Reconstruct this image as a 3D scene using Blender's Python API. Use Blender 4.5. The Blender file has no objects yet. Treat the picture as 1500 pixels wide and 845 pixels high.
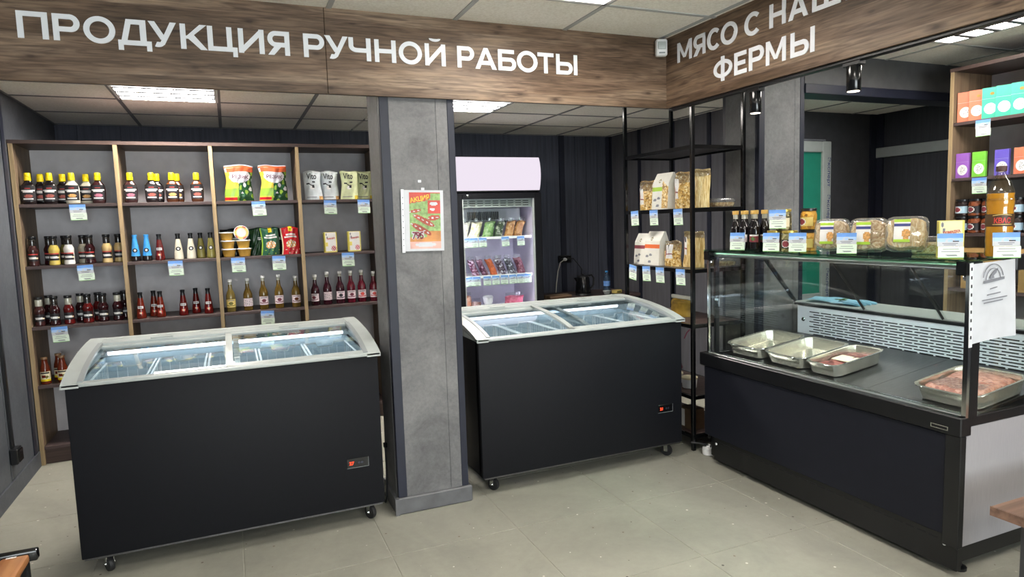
import bpy, bmesh, math, random
from mathutils import Vector, Matrix
random.seed(7)
SC = bpy.context.scene
COL = SC.collection
PI = math.pi

# ------------------------------------------------------------------ camera, world, exposure
def setup_camera():
    f, yaw, pitch, roll, H = 973.98, 0.3990, -0.1001, -0.0322, 1.45
    F = Vector((math.sin(yaw)*math.cos(pitch), math.cos(yaw)*math.cos(pitch), math.sin(pitch)))
    R0 = Vector((math.cos(yaw), -math.sin(yaw), 0)); U0 = R0.cross(F)
    R = R0*math.cos(roll)+U0*math.sin(roll); U = U0*math.cos(roll)-R0*math.sin(roll)
    cd = bpy.data.cameras.new('camera'); cd.sensor_width = 36; cd.lens = f/1500*36
    cd.clip_start = .05; cd.clip_end = 60
    o = bpy.data.objects.new('camera', cd); COL.objects.link(o)
    o.matrix_world = Matrix(((R.x, U.x, -F.x, 0), (R.y, U.y, -F.y, 0), (R.z, U.z, -F.z, H), (0, 0, 0, 1)))
    SC.camera = o
setup_camera()
W = bpy.data.worlds.new('world'); SC.world = W; W.use_nodes = True
W.node_tree.nodes['Background'].inputs[0].default_value = (.8, .88, 1, 1)
W.node_tree.nodes['Background'].inputs[1].default_value = .35
VS = SC.view_settings
VS.view_transform = 'Standard'; VS.look = 'None'; VS.gamma = 1; VS.use_curve_mapping = False
VS.exposure = 1.1
def added_window_light():
    l = bpy.data.lights.new('added_window_light', 'AREA'); l.shape = 'RECTANGLE'; l.size = 3.9; l.size_y = 1.75; l.energy = 150; l.color = (.93, .96, 1.0)
    o = bpy.data.objects.new('added_window_light', l); COL.objects.link(o); o.location = (.9, -4.78, 1.45); o.rotation_euler = (math.pi/2, 0, 0)
added_window_light()    # area light outside an unseen window, added for light from the front
LAMP = 16.0          # emission of the ceiling panels
LAMP_NICHE = 34.0

# ------------------------------------------------------------------ materials
def lin(c):
    if isinstance(c, str):
        c = tuple(int(c[i:i+2], 16)/255 for i in (0, 2, 4))
    return tuple(x/12.92 if x <= .04045 else ((x+.055)/1.055)**2.4 for x in c)
MATS = {}
class NT:
    def __init__(s, name):
        s.m = bpy.data.materials.new(name); s.m.use_nodes = True; s.t = s.m.node_tree; s.t.nodes.clear()
    def n(s, typ, **k):
        nd = s.t.nodes.new(typ)
        for a, b in k.items():
            if a.startswith('i_'):
                key = a[2:]; key = int(key) if key.isdigit() else key.replace('_', ' ')
                if hasattr(b, 'bl_idname') or isinstance(b, bpy.types.NodeSocket): s.t.links.new(b, nd.inputs[key])
                else: nd.inputs[key].default_value = b
            else: setattr(nd, a, b)
        return nd
    def l(s, a, b): s.t.links.new(a, b)
    def ramp(s, fac, stops):
        r = s.t.nodes.new('ShaderNodeValToRGB'); s.l(fac, r.inputs[0])
        e = r.color_ramp.elements
        while len(e) < len(stops): e.new(.5)
        for q, (p, c) in zip(e, stops): q.position = p; q.color = (*c, 1)
        return r.outputs[0]
def add_out(t, sh):
    o = t.n('ShaderNodeOutputMaterial'); t.l(sh, o.inputs[0]); return t.m
def mix(t, fac, a, b, mode='MIX'):
    m = t.n('ShaderNodeMix', data_type='RGBA', blend_type=mode)
    for sock, v in ((0, fac), (6, a), (7, b)):
        if isinstance(v, bpy.types.NodeSocket): t.l(v, m.inputs[sock])
        else: m.inputs[sock].default_value = v if sock == 0 else (*v, 1) if len(v) == 3 else v
    return m.outputs[2]
def mat(name, col, rough=.5, metal=0., var=.06, scale=14., spec=.5, emit=0., bump=0., coat=0., stretch=(1, 1, 1)):
    if name in MATS: return MATS[name]
    t = NT(name); c = lin(col)
    tc = t.n('ShaderNodeTexCoord'); mp = t.n('ShaderNodeMapping', i_Scale=stretch); t.l(tc.outputs['Object'], mp.inputs[0])
    nz = t.n('ShaderNodeTexNoise', i_Scale=scale, i_Detail=4.); t.l(mp.outputs[0], nz.inputs[0])
    lo = tuple(max(0, x*(1-var*1.6)) for x in c); hi = tuple(min(1, x*(1+var*1.6)) for x in c)
    b = t.n('ShaderNodeBsdfPrincipled', i_Roughness=rough, i_Metallic=metal)
    b.inputs['Specular IOR Level'].default_value = spec; b.inputs['Coat Weight'].default_value = coat
    t.l(t.ramp(nz.outputs[0], [(.3, lo), (.7, hi)]), b.inputs['Base Color'])
    if emit:
        b.inputs['Emission Color'].default_value = (*c, 1); b.inputs['Emission Strength'].default_value = emit
    if bump:
        bp = t.n('ShaderNodeBump', i_Strength=bump, i_Distance=.01); t.l(nz.outputs[0], bp.inputs['Height']); t.l(bp.outputs[0], b.inputs['Normal'])
    MATS[name] = add_out(t, b.outputs[0]); return MATS[name]
def glass_mat(name, tint, rough=.0, refl=1., haze=None, haze_fac=0.):
    """clear sheet: transparent with Schlick reflection (and an optional milky film)"""
    if name in MATS: return MATS[name]
    t = NT(name)
    lw = t.n('ShaderNodeLayerWeight', i_Blend=.5)
    p = t.n('ShaderNodeMath', operation='POWER', i_1=5.); t.l(lw.outputs['Facing'], p.inputs[0])
    ml = t.n('ShaderNodeMath', operation='MULTIPLY_ADD', i_1=.96*refl, i_2=.04*refl); t.l(p.outputs[0], ml.inputs[0])
    tc = t.n('ShaderNodeTexCoord'); nz = t.n('ShaderNodeTexNoise', i_Scale=3.); t.l(tc.outputs['Object'], nz.inputs[0])
    c = lin(tint); tr = t.n('ShaderNodeBsdfTransparent')
    t.l(t.ramp(nz.outputs[0], [(.3, tuple(x*.985 for x in c)), (.7, c)]), tr.inputs[0])
    sh = tr.outputs[0]
    if haze:
        d = t.n('ShaderNodeBsdfDiffuse'); d.inputs[0].default_value = (*lin(haze), 1)
        m0 = t.n('ShaderNodeMixShader', i_0=haze_fac); t.l(sh, m0.inputs[1]); t.l(d.outputs[0], m0.inputs[2]); sh = m0.outputs[0]
    g = t.n('ShaderNodeBsdfGlossy', i_Roughness=rough)
    m = t.n('ShaderNodeMixShader'); t.l(ml.outputs[0], m.inputs[0]); t.l(sh, m.inputs[1]); t.l(g.outputs[0], m.inputs[2])
    MATS[name] = add_out(t, m.outputs[0]); return MATS[name]
def emit_mat(name, col, k):
    if name in MATS: return MATS[name]
    t = NT(name); e = t.n('ShaderNodeEmission', i_Strength=k); e.inputs[0].default_value = (*lin(col), 1)
    MATS[name] = add_out(t, e.outputs[0]); return MATS[name]

def wood_print(name, cols, axis='X', rough=.45, gscale=1., boards=.14):
    """printed rustic boards: grain along one axis, board bands across Z"""
    t = NT(name); tc = t.n('ShaderNodeTexCoord'); g = t.n('ShaderNodeNewGeometry')
    sp = t.n('ShaderNodeSeparateXYZ'); t.l(g.outputs['Position'], sp.inputs[0])
    lng = sp.outputs[0] if axis == 'X' else sp.outputs[1]
    row = t.n('ShaderNodeMath', operation='DIVIDE', i_1=boards); t.l(sp.outputs[2], row.inputs[0])
    fl = t.n('ShaderNodeMath', operation='FLOOR'); t.l(row.outputs[0], fl.inputs[0])
    off = t.n('ShaderNodeMath', operation='MULTIPLY', i_1=7.31); t.l(fl.outputs[0], off.inputs[0])
    xs = t.n('ShaderNodeMath', operation='ADD'); t.l(lng, xs.inputs[0]); t.l(off.outputs[0], xs.inputs[1])
    cmb = t.n('ShaderNodeCombineXYZ'); t.l(xs.outputs[0], cmb.inputs[0]); t.l(off.outputs[0], cmb.inputs[1]); t.l(sp.outputs[2], cmb.inputs[2])
    def nz(sc, d=6., dist=0.):
        m = t.n('ShaderNodeMapping', i_Scale=sc); t.l(cmb.outputs[0], m.inputs[0])
        n = t.n('ShaderNodeTexNoise', i_Scale=1., i_Detail=d, i_Distortion=dist); t.l(m.outputs[0], n.inputs[0]); return n.outputs[0]
    big = nz((1.3, 1, 5), 3., .6); mid = nz((4.2, 1, 42), 8., 1.6); fine = nz((7, 1, 110), 5., .5)
    c = t.ramp(big, [(.28, lin(cols[0])), (.5, lin(cols[1])), (.72, lin(cols[2]))])
    c = mix(t, .75, c, t.ramp(mid, [(.3, (.42, .4, .4)), (.52, (1, 1, 1)), (.75, (1.25, 1.22, 1.15))]), 'MULTIPLY')
    c = mix(t, .8, c, t.ramp(fine, [(.32, (.5, .48, .47)), (.6, (1.12, 1.12, 1.12))]), 'MULTIPLY')
    kc = t.n('ShaderNodeCombineXYZ'); t.l(xs.outputs[0], kc.inputs[0]); t.l(sp.outputs[2], kc.inputs[1])
    vm = t.n('ShaderNodeMapping', i_Scale=(2.3, 6.2, 1)); t.l(kc.outputs[0], vm.inputs[0])
    v = t.n('ShaderNodeTexVoronoi', voronoi_dimensions='2D', i_Scale=1.); t.l(vm.outputs[0], v.inputs[0])
    c = mix(t, t.ramp(v.outputs[0], [(.02, (.75, .75, .75)), (.05, (.35, .35, .35)), (.12, (0, 0, 0))]), c, lin('33241c'))
    wn = t.n('ShaderNodeTexWhiteNoise', noise_dimensions='1D'); t.l(fl.outputs[0], wn.inputs['W'])
    c = mix(t, .8, c, t.ramp(wn.outputs[0], [(0, (.72, .70, .69)), (.5, (1, .97, .93)), (1, (1.22, 1.2, 1.17))]), 'MULTIPLY')
    fr = t.n('ShaderNodeMath', operation='FRACT'); t.l(row.outputs[0], fr.inputs[0])
    c = mix(t, t.ramp(fr.outputs[0], [(.0, (.45, .45, .45)), (.03, (0, 0, 0))]), c, lin('41342d'))
    b = t.n('ShaderNodeBsdfPrincipled', i_Roughness=rough); t.l(c, b.inputs['Base Color']); b.inputs['Specular IOR Level'].default_value = .3
    MATS[name] = add_out(t, b.outputs[0]); return MATS[name]
def board_mat(name, dark, light, axis=2, rough=.5, k=1., spec=.3):
    """plain laminate with grain along an object axis"""
    if name in MATS: return MATS[name]
    t = NT(name); tc = t.n('ShaderNodeTexCoord'); s = [60*k, 60*k, 60*k]; s[axis] = 2.2*k
    mp = t.n('ShaderNodeMapping', i_Scale=s); t.l(tc.outputs['Object'], mp.inputs[0])
    n = t.n('ShaderNodeTexNoise', i_Scale=1., i_Detail=5., i_Distortion=.5); t.l(mp.outputs[0], n.inputs[0])
    b = t.n('ShaderNodeBsdfPrincipled', i_Roughness=rough); b.inputs['Specular IOR Level'].default_value = spec
    t.l(t.ramp(n.outputs[0], [(.3, lin(dark)), (.7, lin(light))]), b.inputs['Base Color'])
    MATS[name] = add_out(t, b.outputs[0]); return MATS[name]
def concrete_mat(name, a, b_, c_, rough=.55, sc=1.):
    t = NT(name); g = t.n('ShaderNodeNewGeometry')
    n1 = t.n('ShaderNodeTexNoise', i_Scale=2.2*sc, i_Detail=8., i_Roughness=.7, i_Distortion=.6); t.l(g.outputs['Position'], n1.inputs[0])
    n2 = t.n('ShaderNodeTexNoise', i_Scale=38*sc, i_Detail=5., i_Roughness=.75); t.l(g.outputs['Position'], n2.inputs[0])
    c = t.ramp(n1.outputs[0], [(.3, lin(a)), (.5, lin(b_)), (.72, lin(c_))])
    c = mix(t, .6, c, t.ramp(n2.outputs[0], [(.35, (.78, .78, .78)), (.6, (1.08, 1.08, 1.08))]), 'MULTIPLY')
    b = t.n('ShaderNodeBsdfPrincipled', i_Roughness=rough); b.inputs['Specular IOR Level'].default_value = .3
    t.l(c, b.inputs['Base Color']); MATS[name] = add_out(t, b.outputs[0]); return MATS[name]
def floor_mat():
    t = NT('floor_tile'); g = t.n('ShaderNodeNewGeometry')
    n1 = t.n('ShaderNodeTexNoise', i_Scale=1.7, i_Detail=7., i_Roughness=.65, i_Distortion=.8); t.l(g.outputs['Position'], n1.inputs[0])
    n2 = t.n('ShaderNodeTexNoise', i_Scale=24., i_Detail=6., i_Roughness=.7); t.l(g.outputs['Position'], n2.inputs[0])
    c = t.ramp(n1.outputs[0], [(.3, lin('8f8e84')), (.5, lin('9b9a8e')), (.7, lin('a5a497'))])
    c = mix(t, .5, c, t.ramp(n2.outputs[0], [(.3, (.88, .88, .87)), (.65, (1.05, 1.05, 1.05))]), 'MULTIPLY')
    v = t.n('ShaderNodeTexVoronoi', voronoi_dimensions='2D', i_Scale=10., i_Randomness=1.); t.l(g.outputs['Position'], v.inputs[0])
    sz = t.n('ShaderNodeSeparateColor'); t.l(v.outputs['Color'], sz.inputs[0])
    t0 = t.n('ShaderNodeMath', operation='POWER', i_1=2.5); t.l(sz.outputs[0], t0.inputs[0]); th = t.n('ShaderNodeMath', operation='MULTIPLY', i_1=.06); t.l(t0.outputs[0], th.inputs[0])
    lt = t.n('ShaderNodeMath', operation='LESS_THAN'); t.l(v.outputs['Distance'], lt.inputs[0]); t.l(th.outputs[0], lt.inputs[1])
    c = mix(t, lt.outputs[0], c, t.ramp(sz.outputs[1], [(0, lin('45413c')), (.45, lin('7b6a58')), (.55, lin('c9c6bb')), (1, lin('e0ded5'))]))
    b = t.n('ShaderNodeBsdfPrincipled', i_Roughness=.42); b.inputs['Specular IOR Level'].default_value = .4
    t.l(c, b.inputs['Base Color']); MATS['floor_tile'] = add_out(t, b.outputs[0])
def ceil_mat():
    t = NT('ceiling_tile'); g = t.n('ShaderNodeNewGeometry')
    n2 = t.n('ShaderNodeTexNoise', i_Scale=90., i_Detail=3.); t.l(g.outputs['Position'], n2.inputs[0])
    c = t.ramp(n2.outputs[0], [(.35, lin('e9e5db')), (.6, lin('f5f2ea'))])
    b = t.n('ShaderNodeBsdfPrincipled', i_Roughness=.9); t.l(c, b.inputs['Base Color']); b.inputs['Specular IOR Level'].default_value = .1
    bp = t.n('ShaderNodeBump', i_Strength=.25, i_Distance=.004); t.l(n2.outputs[0], bp.inputs['Height']); t.l(bp.outputs[0], b.inputs['Normal'])
    MATS['ceiling_tile'] = add_out(t, b.outputs[0])
def checker_food(name, cols, scale=60.):
    """lumpy food seen through a bag"""
    if name in MATS: return MATS[name]
    t = NT(name); tc = t.n('ShaderNodeTexCoord')
    v = t.n('ShaderNodeTexVoronoi', i_Scale=scale); t.l(tc.outputs['Object'], v.inputs[0])
    sc = t.n('ShaderNodeSeparateColor'); t.l(v.outputs['Color'], sc.inputs[0])
    c = t.ramp(sc.outputs[0], [(i/max(1, len(cols)-1), lin(x)) for i, x in enumerate(cols)])
    b = t.n('ShaderNodeBsdfPrincipled', i_Roughness=.35); t.l(c, b.inputs['Base Color'])
    bp = t.n('ShaderNodeBump', i_Strength=.5, i_Distance=.01); t.l(v.outputs[0], bp.inputs['Height']); t.l(bp.outputs[0], b.inputs['Normal'])
    MATS[name] = add_out(t, b.outputs[0]); return MATS[name]
def strand_food(name, cols, scale=30., stretch=(1, 1, .12)):
    if name in MATS: return MATS[name]
    t = NT(name); tc = t.n('ShaderNodeTexCoord'); mp = t.n('ShaderNodeMapping', i_Scale=stretch); t.l(tc.outputs['Object'], mp.inputs[0])
    n = t.n('ShaderNodeTexNoise', i_Scale=scale, i_Detail=4., i_Distortion=2.5); t.l(mp.outputs[0], n.inputs[0])
    c = t.ramp(n.outputs[0], [(.34, lin(cols[0])), (.5, lin(cols[1])), (.64, lin(cols[2]))])
    b = t.n('ShaderNodeBsdfPrincipled', i_Roughness=.4); t.l(c, b.inputs['Base Color'])
    bp = t.n('ShaderNodeBump', i_Strength=.6, i_Distance=.01); t.l(n.outputs[0], bp.inputs['Height']); t.l(bp.outputs[0], b.inputs['Normal'])
    MATS[name] = add_out(t, b.outputs[0]); return MATS[name]

floor_mat(); ceil_mat()
wood_print('fascia_wood_x', ('524234', '725e4e', '93806e'), 'X')
wood_print('fascia_wood_y', ('524234', '725e4e', '93806e'), 'Y')
concrete_mat('concrete', '58585a', '707071', '838383', sc=1.5)
concrete_mat('concrete_dark', '44474d', '51555b', '5f6369')
mat('plinth_grey', '5c5d60', .5, var=.12)
mat('strip_black', '1f2230', .45, spec=.4)
mat('wall_black', '4a4d59', .6, stretch=(8, 8, .4), var=.14, scale=6, spec=.25)
mat('wall_black_right', '5c5c62', .6, stretch=(4, 4, .4), var=.1, scale=6, spec=.25)
mat('wall_charcoal', '404146', .6, var=.08)
mat('beam_grey', '4c4c4e', .6, var=.08)
mat('wall_pale', 'c9c8c4', .8)
mat('grout', 'a5a397', .9)
mat('louvre', '4a4c50', .5)
mat('grid_bar', 'aeb0b0', .5, var=.03)
mat('grid_bar_dark', '77787a', .5, var=.03)
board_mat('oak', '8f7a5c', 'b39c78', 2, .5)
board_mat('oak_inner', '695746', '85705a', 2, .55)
board_mat('walnut_dark', '3f322f', '54443f', 0, .5)
board_mat('shelf_dark', '463a39', '584948', 0, .5)
mat('back_grey', 'c6c3c7', .65, var=.04)
mat('freezer_black', '111217', .58, var=.05, scale=40, spec=.2)
mat('case_navy', '1a1c25', .55, var=.05, spec=.22)
mat('black_plastic', '131417', .35)
mat('black_gloss', '0d0e10', .15)
mat('frame_grey', 'afb6b4', .35, var=.03)
mat('frame_grey_dark', '8e9496', .4, var=.03)
mat('liner', 'aebdc3', .4, var=.03)
mat('white_plastic', 'e8e9ea', .35, var=.02)
mat('white_wire', 'fafcfc', .3, var=.02)
mat('steel', 'e0ddd0', .22, metal=.85, var=.05, stretch=(1, 12, 1))
mat('steel_dark', '6a6a6c', .3, metal=1., var=.08, stretch=(12, 1, 1))
mat('chrome', 'd8dadb', .12, metal=1., var=.02)
mat('alu', 'a9abac', .3, metal=.9, var=.04)
mat('silver_panel', 'a19fa3', .45, metal=.15, var=.04, stretch=(1, 30, 1))
mat('grille_white', 'e4e9ee', .4, var=.03)
mat('slot_dark', '15171b', .8)
mat('paper', 'c3c6cc', .6, var=.03)
mat('paper_green', 'dfeedd', .6, var=.03)
mat('film', 'd6dade', .2, var=.03)
mat('ink', '23252b', .7)
mat('ink_grey', '7b7d85', .7)
mat('red_print', 'c8403a', .5)
mat('sign_white', 'eceff5', .4, var=.02)
mat('wire_grey', 'c9c7c0', .5)
mat('rubber', '1b1b1d', .6)
mat('sky_print', '6a9ade', .55, var=.12)
mat('sky_light', 'a4c4ea', .55, var=.06)
GL = glass_mat('clear_glass', 'fafdfc')
GLF = glass_mat('freezer_glass', 'eef5f8', refl=1.2)
GLG = glass_mat('green_edge_glass', 'bfe6d3')
GLB = glass_mat('bottle_glass', 'e9efe6')
FILM = glass_mat('clear_film', 'f1f2f2', rough=.12, refl=1.6, haze='ffffff', haze_fac=.05)
TRAY = glass_mat('clear_tray', 'f2f3f3', rough=.08, refl=1.4, haze='ffffff', haze_fac=.10)

# ------------------------------------------------------------------ mesh helper
class MB:
    def __init__(s): s.v = []; s.f = []; s.mi = []; s.sm = []
    def add(s, vs, fs, mi=0, smooth=False, mis=None):
        b = len(s.v); s.v += [tuple(p) for p in vs]
        for i, q in enumerate(fs):
            s.f.append([b+k for k in q]); s.mi.append(mis[i] if mis else mi); s.sm.append(smooth)
        return s
    def box(s, a, b, mi=0, bev=0., seg=1):
        x0, y0, z0 = (min(a[i], b[i]) for i in range(3)); x1, y1, z1 = (max(a[i], b[i]) for i in range(3))
        if bev > 0:
            m = bmesh.new(); bmesh.ops.create_cube(m, size=1)
            for v in m.verts:
                v.co = Vector(((x0+x1)/2+v.co.x*(x1-x0), (y0+y1)/2+v.co.y*(y1-y0), (z0+z1)/2+v.co.z*(z1-z0)))
            bmesh.ops.bevel(m, geom=m.edges[:], offset=min(bev, (x1-x0)*.45, (y1-y0)*.45, (z1-z0)*.45), segments=seg, affect='EDGES', profile=.5)
            m.verts.index_update()
            s.add([v.co for v in m.verts], [[v.index for v in f.verts] for f in m.faces], mi, seg > 1); m.free(); return s
        vs = [(x0, y0, z0), (x1, y0, z0), (x1, y1, z0), (x0, y1, z0), (x0, y0, z1), (x1, y0, z1), (x1, y1, z1), (x0, y1, z1)]
        return s.add(vs, [(3, 2, 1, 0), (4, 5, 6, 7), (0, 1, 5, 4), (1, 2, 6, 5), (2, 3, 7, 6), (3, 0, 4, 7)], mi)
    def quad(s, p, mi=0): return s.add(p, [(0, 1, 2, 3)], mi)
    def tube(s, pts, r, n=8, mi=0, closed=False):
        P = [Vector(p) for p in pts]; N = len(P); vs = []; fs = []
        up = None
        for i in range(N):
            a = P[(i-1) % N] if closed or i else P[i]; b = P[(i+1) % N] if closed or i < N-1 else P[i]
            t = (b-a).normalized()
            if up is None: up = t.orthogonal().normalized()
            up = (up-t*up.dot(t)); up = up.normalized() if up.length > 1e-6 else t.orthogonal().normalized()
            w = t.cross(up)
            rr = r[i] if isinstance(r, (list, tuple)) else r
            for k in range(n):
                an = 2*PI*k/n; vs.append(P[i]+up*(math.cos(an)*rr)+w*(math.sin(an)*rr))
        for i in range(N if closed else N-1):
            for k in range(n):
                j = (i+1) % N
                fs.append((i*n+k, i*n+(k+1) % n, j*n+(k+1) % n, j*n+k))
        if not closed: fs += [tuple(range(n))[::-1], tuple((N-1)*n+k for k in range(n))]
        return s.add(vs, fs, mi, True)
    def lathe(s, prof, n=16, mi=0, sx=1., sy=1., c=(0, 0, 0), sq=2., cap=True):
        """prof rows (r, z[, material of the ring below]); sq>2 squares the section"""
        vs = []; fs = []; mis = []; N = len(prof)
        for row in prof:
            for k in range(n):
                a = 2*PI*(k+.5)/n; ca, sa = math.cos(a), math.sin(a)
                q = (abs(ca)**sq+abs(sa)**sq)**(-1/sq)
                vs.append((c[0]+row[0]*ca*q*sx, c[1]+row[0]*sa*q*sy, c[2]+row[1]))
        for i in range(N-1):
            for k in range(n):
                fs.append((i*n+k, i*n+(k+1) % n, (i+1)*n+(k+1) % n, (i+1)*n+k)); mis.append(prof[i+1][2] if len(prof[i+1]) > 2 else mi)
        if cap: fs.append(tuple(range(n))[::-1]); mis.append(mi); fs.append(tuple((N-1)*n+k for k in range(n))); mis.append(prof[-1][2] if len(prof[-1]) > 2 else mi)
        return s.add(vs, fs, mi, True, mis)
    def grid(s, fn, nu, nv, mi=0, mf=None, smooth=True):
        vs = [fn(i/nu, j/nv) for j in range(nv+1) for i in range(nu+1)]; fs = []; mis = []
        for j in range(nv):
            for i in range(nu):
                a = j*(nu+1)+i; fs.append((a, a+1, a+nu+2, a+nu+1)); mis.append(mf((i+.5)/nu, (j+.5)/nv) if mf else mi)
        return s.add(vs, fs, mi, smooth, mis)
    def prism(s, poly, y0, y1, mi=0, plane='XZ'):
        n = len(poly)
        cv = (lambda p, d: (p[0], d, p[1])) if plane == 'XZ' else (lambda p, d: (d, p[0], p[1])) if plane == 'YZ' else (lambda p, d: (p[0], p[1], d))
        vs = [cv(p, y0) for p in poly]+[cv(p, y1) for p in poly]
        fs = [tuple(range(n)), tuple(range(2*n-1, n-1, -1))]+[(i, n+i, n+(i+1) % n, (i+1) % n) for i in range(n)]
        return s.add(vs, fs, mi)
    def move(s, fn): s.v = [tuple(fn(Vector(p))) for p in s.v]; return s
    def mesh(s, name, mats, fix=True):
        me = bpy.data.meshes.new(name); me.from_pydata(s.v, [], s.f)
        for m in mats: me.materials.append(MATS[m] if isinstance(m, str) else m)
        me.polygons.foreach_set('material_index', s.mi); me.polygons.foreach_set('use_smooth', s.sm)
        if fix:
            b = bmesh.new(); b.from_mesh(me); bmesh.ops.recalc_face_normals(b, faces=b.faces[:]); b.to_mesh(me); b.free()
        if any(s.sm): me.set_sharp_from_angle(angle=.75)
        me.update(); return me
def link(name, me, parent=None, loc=(0, 0, 0), rot=(0, 0, 0), label=None):
    o = bpy.data.objects.new(name, me); COL.objects.link(o); o.parent = parent; o.location = loc; o.rotation_euler = rot
    if label: o['label'] = label
    return o
def part(name, mb, mats, parent, loc=(0, 0, 0), rot=(0, 0, 0), label=None):
    if isinstance(mats, (str, bpy.types.Material)): mats = [mats]
    return link(name, mb.mesh(name, mats), parent, loc, rot, label)
def tag(o, label, cat, group=None):
    o['label'] = label; o['category'] = cat
    if group: o['group'] = group
    return o
def thing(name, label, cat, loc=(0, 0, 0), rz=0., group=None, rot=None):
    o = bpy.data.objects.new(name, None); COL.objects.link(o); o.empty_display_size = .05
    o.location = loc; o.rotation_euler = rot or (0, 0, rz)
    return tag(o, label, cat, group)
def struct(name, label, loc=(0, 0, 0)):
    o = bpy.data.objects.new(name, None); COL.objects.link(o); o.location = loc
    o['kind'] = 'structure'; o['label'] = label; return o
def smesh(name, mb, mats, label):
    o = part(name, mb, mats, None); o['kind'] = 'structure'; o['label'] = label; return o
PROTO = {}
def proto(key, build):
    """parts of one kind of product, built once: list of (name, mesh, loc, rot, label, children)"""
    if key not in PROTO: PROTO[key] = build()
    return PROTO[key]
def place(name, key, build, label, cat, loc, rz=0., group=None, rot=None, scale=None):
    r = thing(name, label, cat, loc, rz, group, rot)
    if scale: r.scale = scale
    for nm, me, lo, ro, lb, kids in proto(key, build):
        o = link(nm, me, r, lo, ro, lb)
        for kn, km, kl, kr, klb in kids: link(kn, km, o, kl, kr, klb)
    return r
def P(name, mb, mats, loc=(0, 0, 0), rot=(0, 0, 0), label=None, kids=()):
    me = mb if isinstance(mb, bpy.types.Mesh) else mb.mesh(name, [mats] if isinstance(mats, (str, bpy.types.Material)) else mats)
    return (name, me, loc, rot, label, list(kids))
TXT = {}
def text_mesh(s, h, mat_name, bold=.02, width=None, depth=.0006):
    """lettering in the XZ plane, facing -Y, centred in x, baseline z=0"""
    k = (s, round(h, 4), mat_name, width)
    if k in TXT: return TXT[k]
    c = bpy.data.curves.new('lettering', 'FONT'); c.body = s; c.offset = bold; c.resolution_u = 3; c.extrude = .001
    o = bpy.data.objects.new('tmp', c); COL.objects.link(o)
    me = bpy.data.meshes.new_from_object(o.evaluated_get(bpy.context.evaluated_depsgraph_get()))
    bpy.data.objects.remove(o); bpy.data.curves.remove(c)
    xs = [v.co.x for v in me.vertices]; ys = [v.co.y for v in me.vertices]
    sy = h/(max(ys)-min(ys)); sx = sy if width is None else width/(max(xs)-min(xs)); cx = (max(xs)+min(xs))/2; y0 = min(ys)
    for v in me.vertices: v.co = Vector(((v.co.x-cx)*sx, -depth if v.co.z > 0 else 0, (v.co.y-y0)*sy))
    me.materials.clear(); me.materials.append(MATS[mat_name]); TXT[k] = me; return me

# ------------------------------------------------------------------ setting
YF, ZB, ZT, XC = 3.18, 2.057, 2.44, 2.322
ZN = 2.33                      # ceiling of the recesses behind the fascias
XL, XR, XW, YW, YN = -1.21, 5.62, 3.87, 6.33, -4.6

def build_floor():
    f = smesh('floor', MB().box((XL-.1, YN-.1, -.06), (XR+.1, YW+.1, -.0025)), 'grout', 'speckled beige stone tile floor')
    full = MB().box((.0015, .0015, -.0055), (.5985, .5985, 0), bev=.0012).mesh('floor_tile', ['floor_tile'])
    gx = [-.035+.602*k for k in range(-3, 11)]; gy = [2.80+.6*k for k in range(-13, 7)]
    n = 0
    for x in gx:
        for y in gy:
            x0, x1, y0, y1 = max(x, XL), min(x+.602, XR), max(y, YN), min(y+.6, YW)
            if x1-x0 < .03 or y1-y0 < .03 or (x0 >= XW and y0 >= 4.47): continue
            if x1-x0 > .59 and y1-y0 > .59: link('floor_tile', full, f, (x, y, 0))
            else: part('floor_tile', MB().box((x0+.0015, y0+.0015, -.0055), (x1-.0015, y1-.0015, 0), bev=.0012), 'floor_tile', f)
            n += 1
build_floor()

LIGHTS_CELLS = []
def build_ceiling(name, label, z, gx, gy, x0, x1, y0, y1, lights, bar='grid_bar', skip=None):
    c = smesh(name, MB().box((x0, y0, z+.03), (x1, y1, z+.08)), 'wall_pale', label)
    me = {}
    for i in range(len(gx)-1):
        for j in range(len(gy)-1):
            a, b, p, q = max(gx[i], x0), min(gx[i+1], x1), max(gy[j], y0), min(gy[j+1], y1)
            if b-a < .02 or q-p < .02: continue
            if any(abs((gx[i]+gx[i+1])/2-lx) < .1 and abs((gy[j]+gy[j+1])/2-ly) < .1 for lx, ly in lights): continue
            if skip and skip((a+b)/2, (p+q)/2): continue
            k = (round(b-a, 3), round(q-p, 3))
            if k not in me:
                me[k] = MB().box((-k[0]/2+.008, -k[1]/2+.008, 0), (k[0]/2-.008, k[1]/2-.008, .02), bev=.004).mesh('ceiling_tile', ['ceiling_tile'])
            link('ceiling_tile', me[k], c, ((a+b)/2, (p+q)/2, z-.002))
    for x in gx:
        if x0 < x < x1: part('grid_bar', MB().box((x-.012, y0, z-.006), (x+.012, y1, z+.03)), bar, c)
    for y in gy:
        if y0 < y < y1: part('grid_bar', MB().box((x0, y-.012, z-.0055), (x1, y+.012, z+.028)), bar, c)
    return c
MAIN_L = [(1.385, 2.47), (-.415, .67), (1.385, .67), (-.415, -1.13), (1.385, -1.13), (3.785, 2.47), (3.785, .67), (3.785, -1.13), (-.415, -2.93), (1.385, -2.93), (3.785, -2.93)]
GX = [.485+.6*k for k in range(-3, 10)]; GY = [2.77+.6*k for k in range(-13, 2)]
build_ceiling('ceiling', 'white suspended tile ceiling of the shop floor', ZT, GX, GY, XL, XR, YN, 3.2, MAIN_L)
N1L = [(-.3, 4.77)]; N2L = [(1.7, 4.77)]
build_ceiling('ceiling.001', 'lower tile ceiling over the left bookcase recess', ZN, [0+.6*k for k in range(-3, 3)], [5.07+.6*k for k in range(-4, 4)], XL, 1.1, 3.2, YW, N1L, 'grid_bar_dark')
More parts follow.
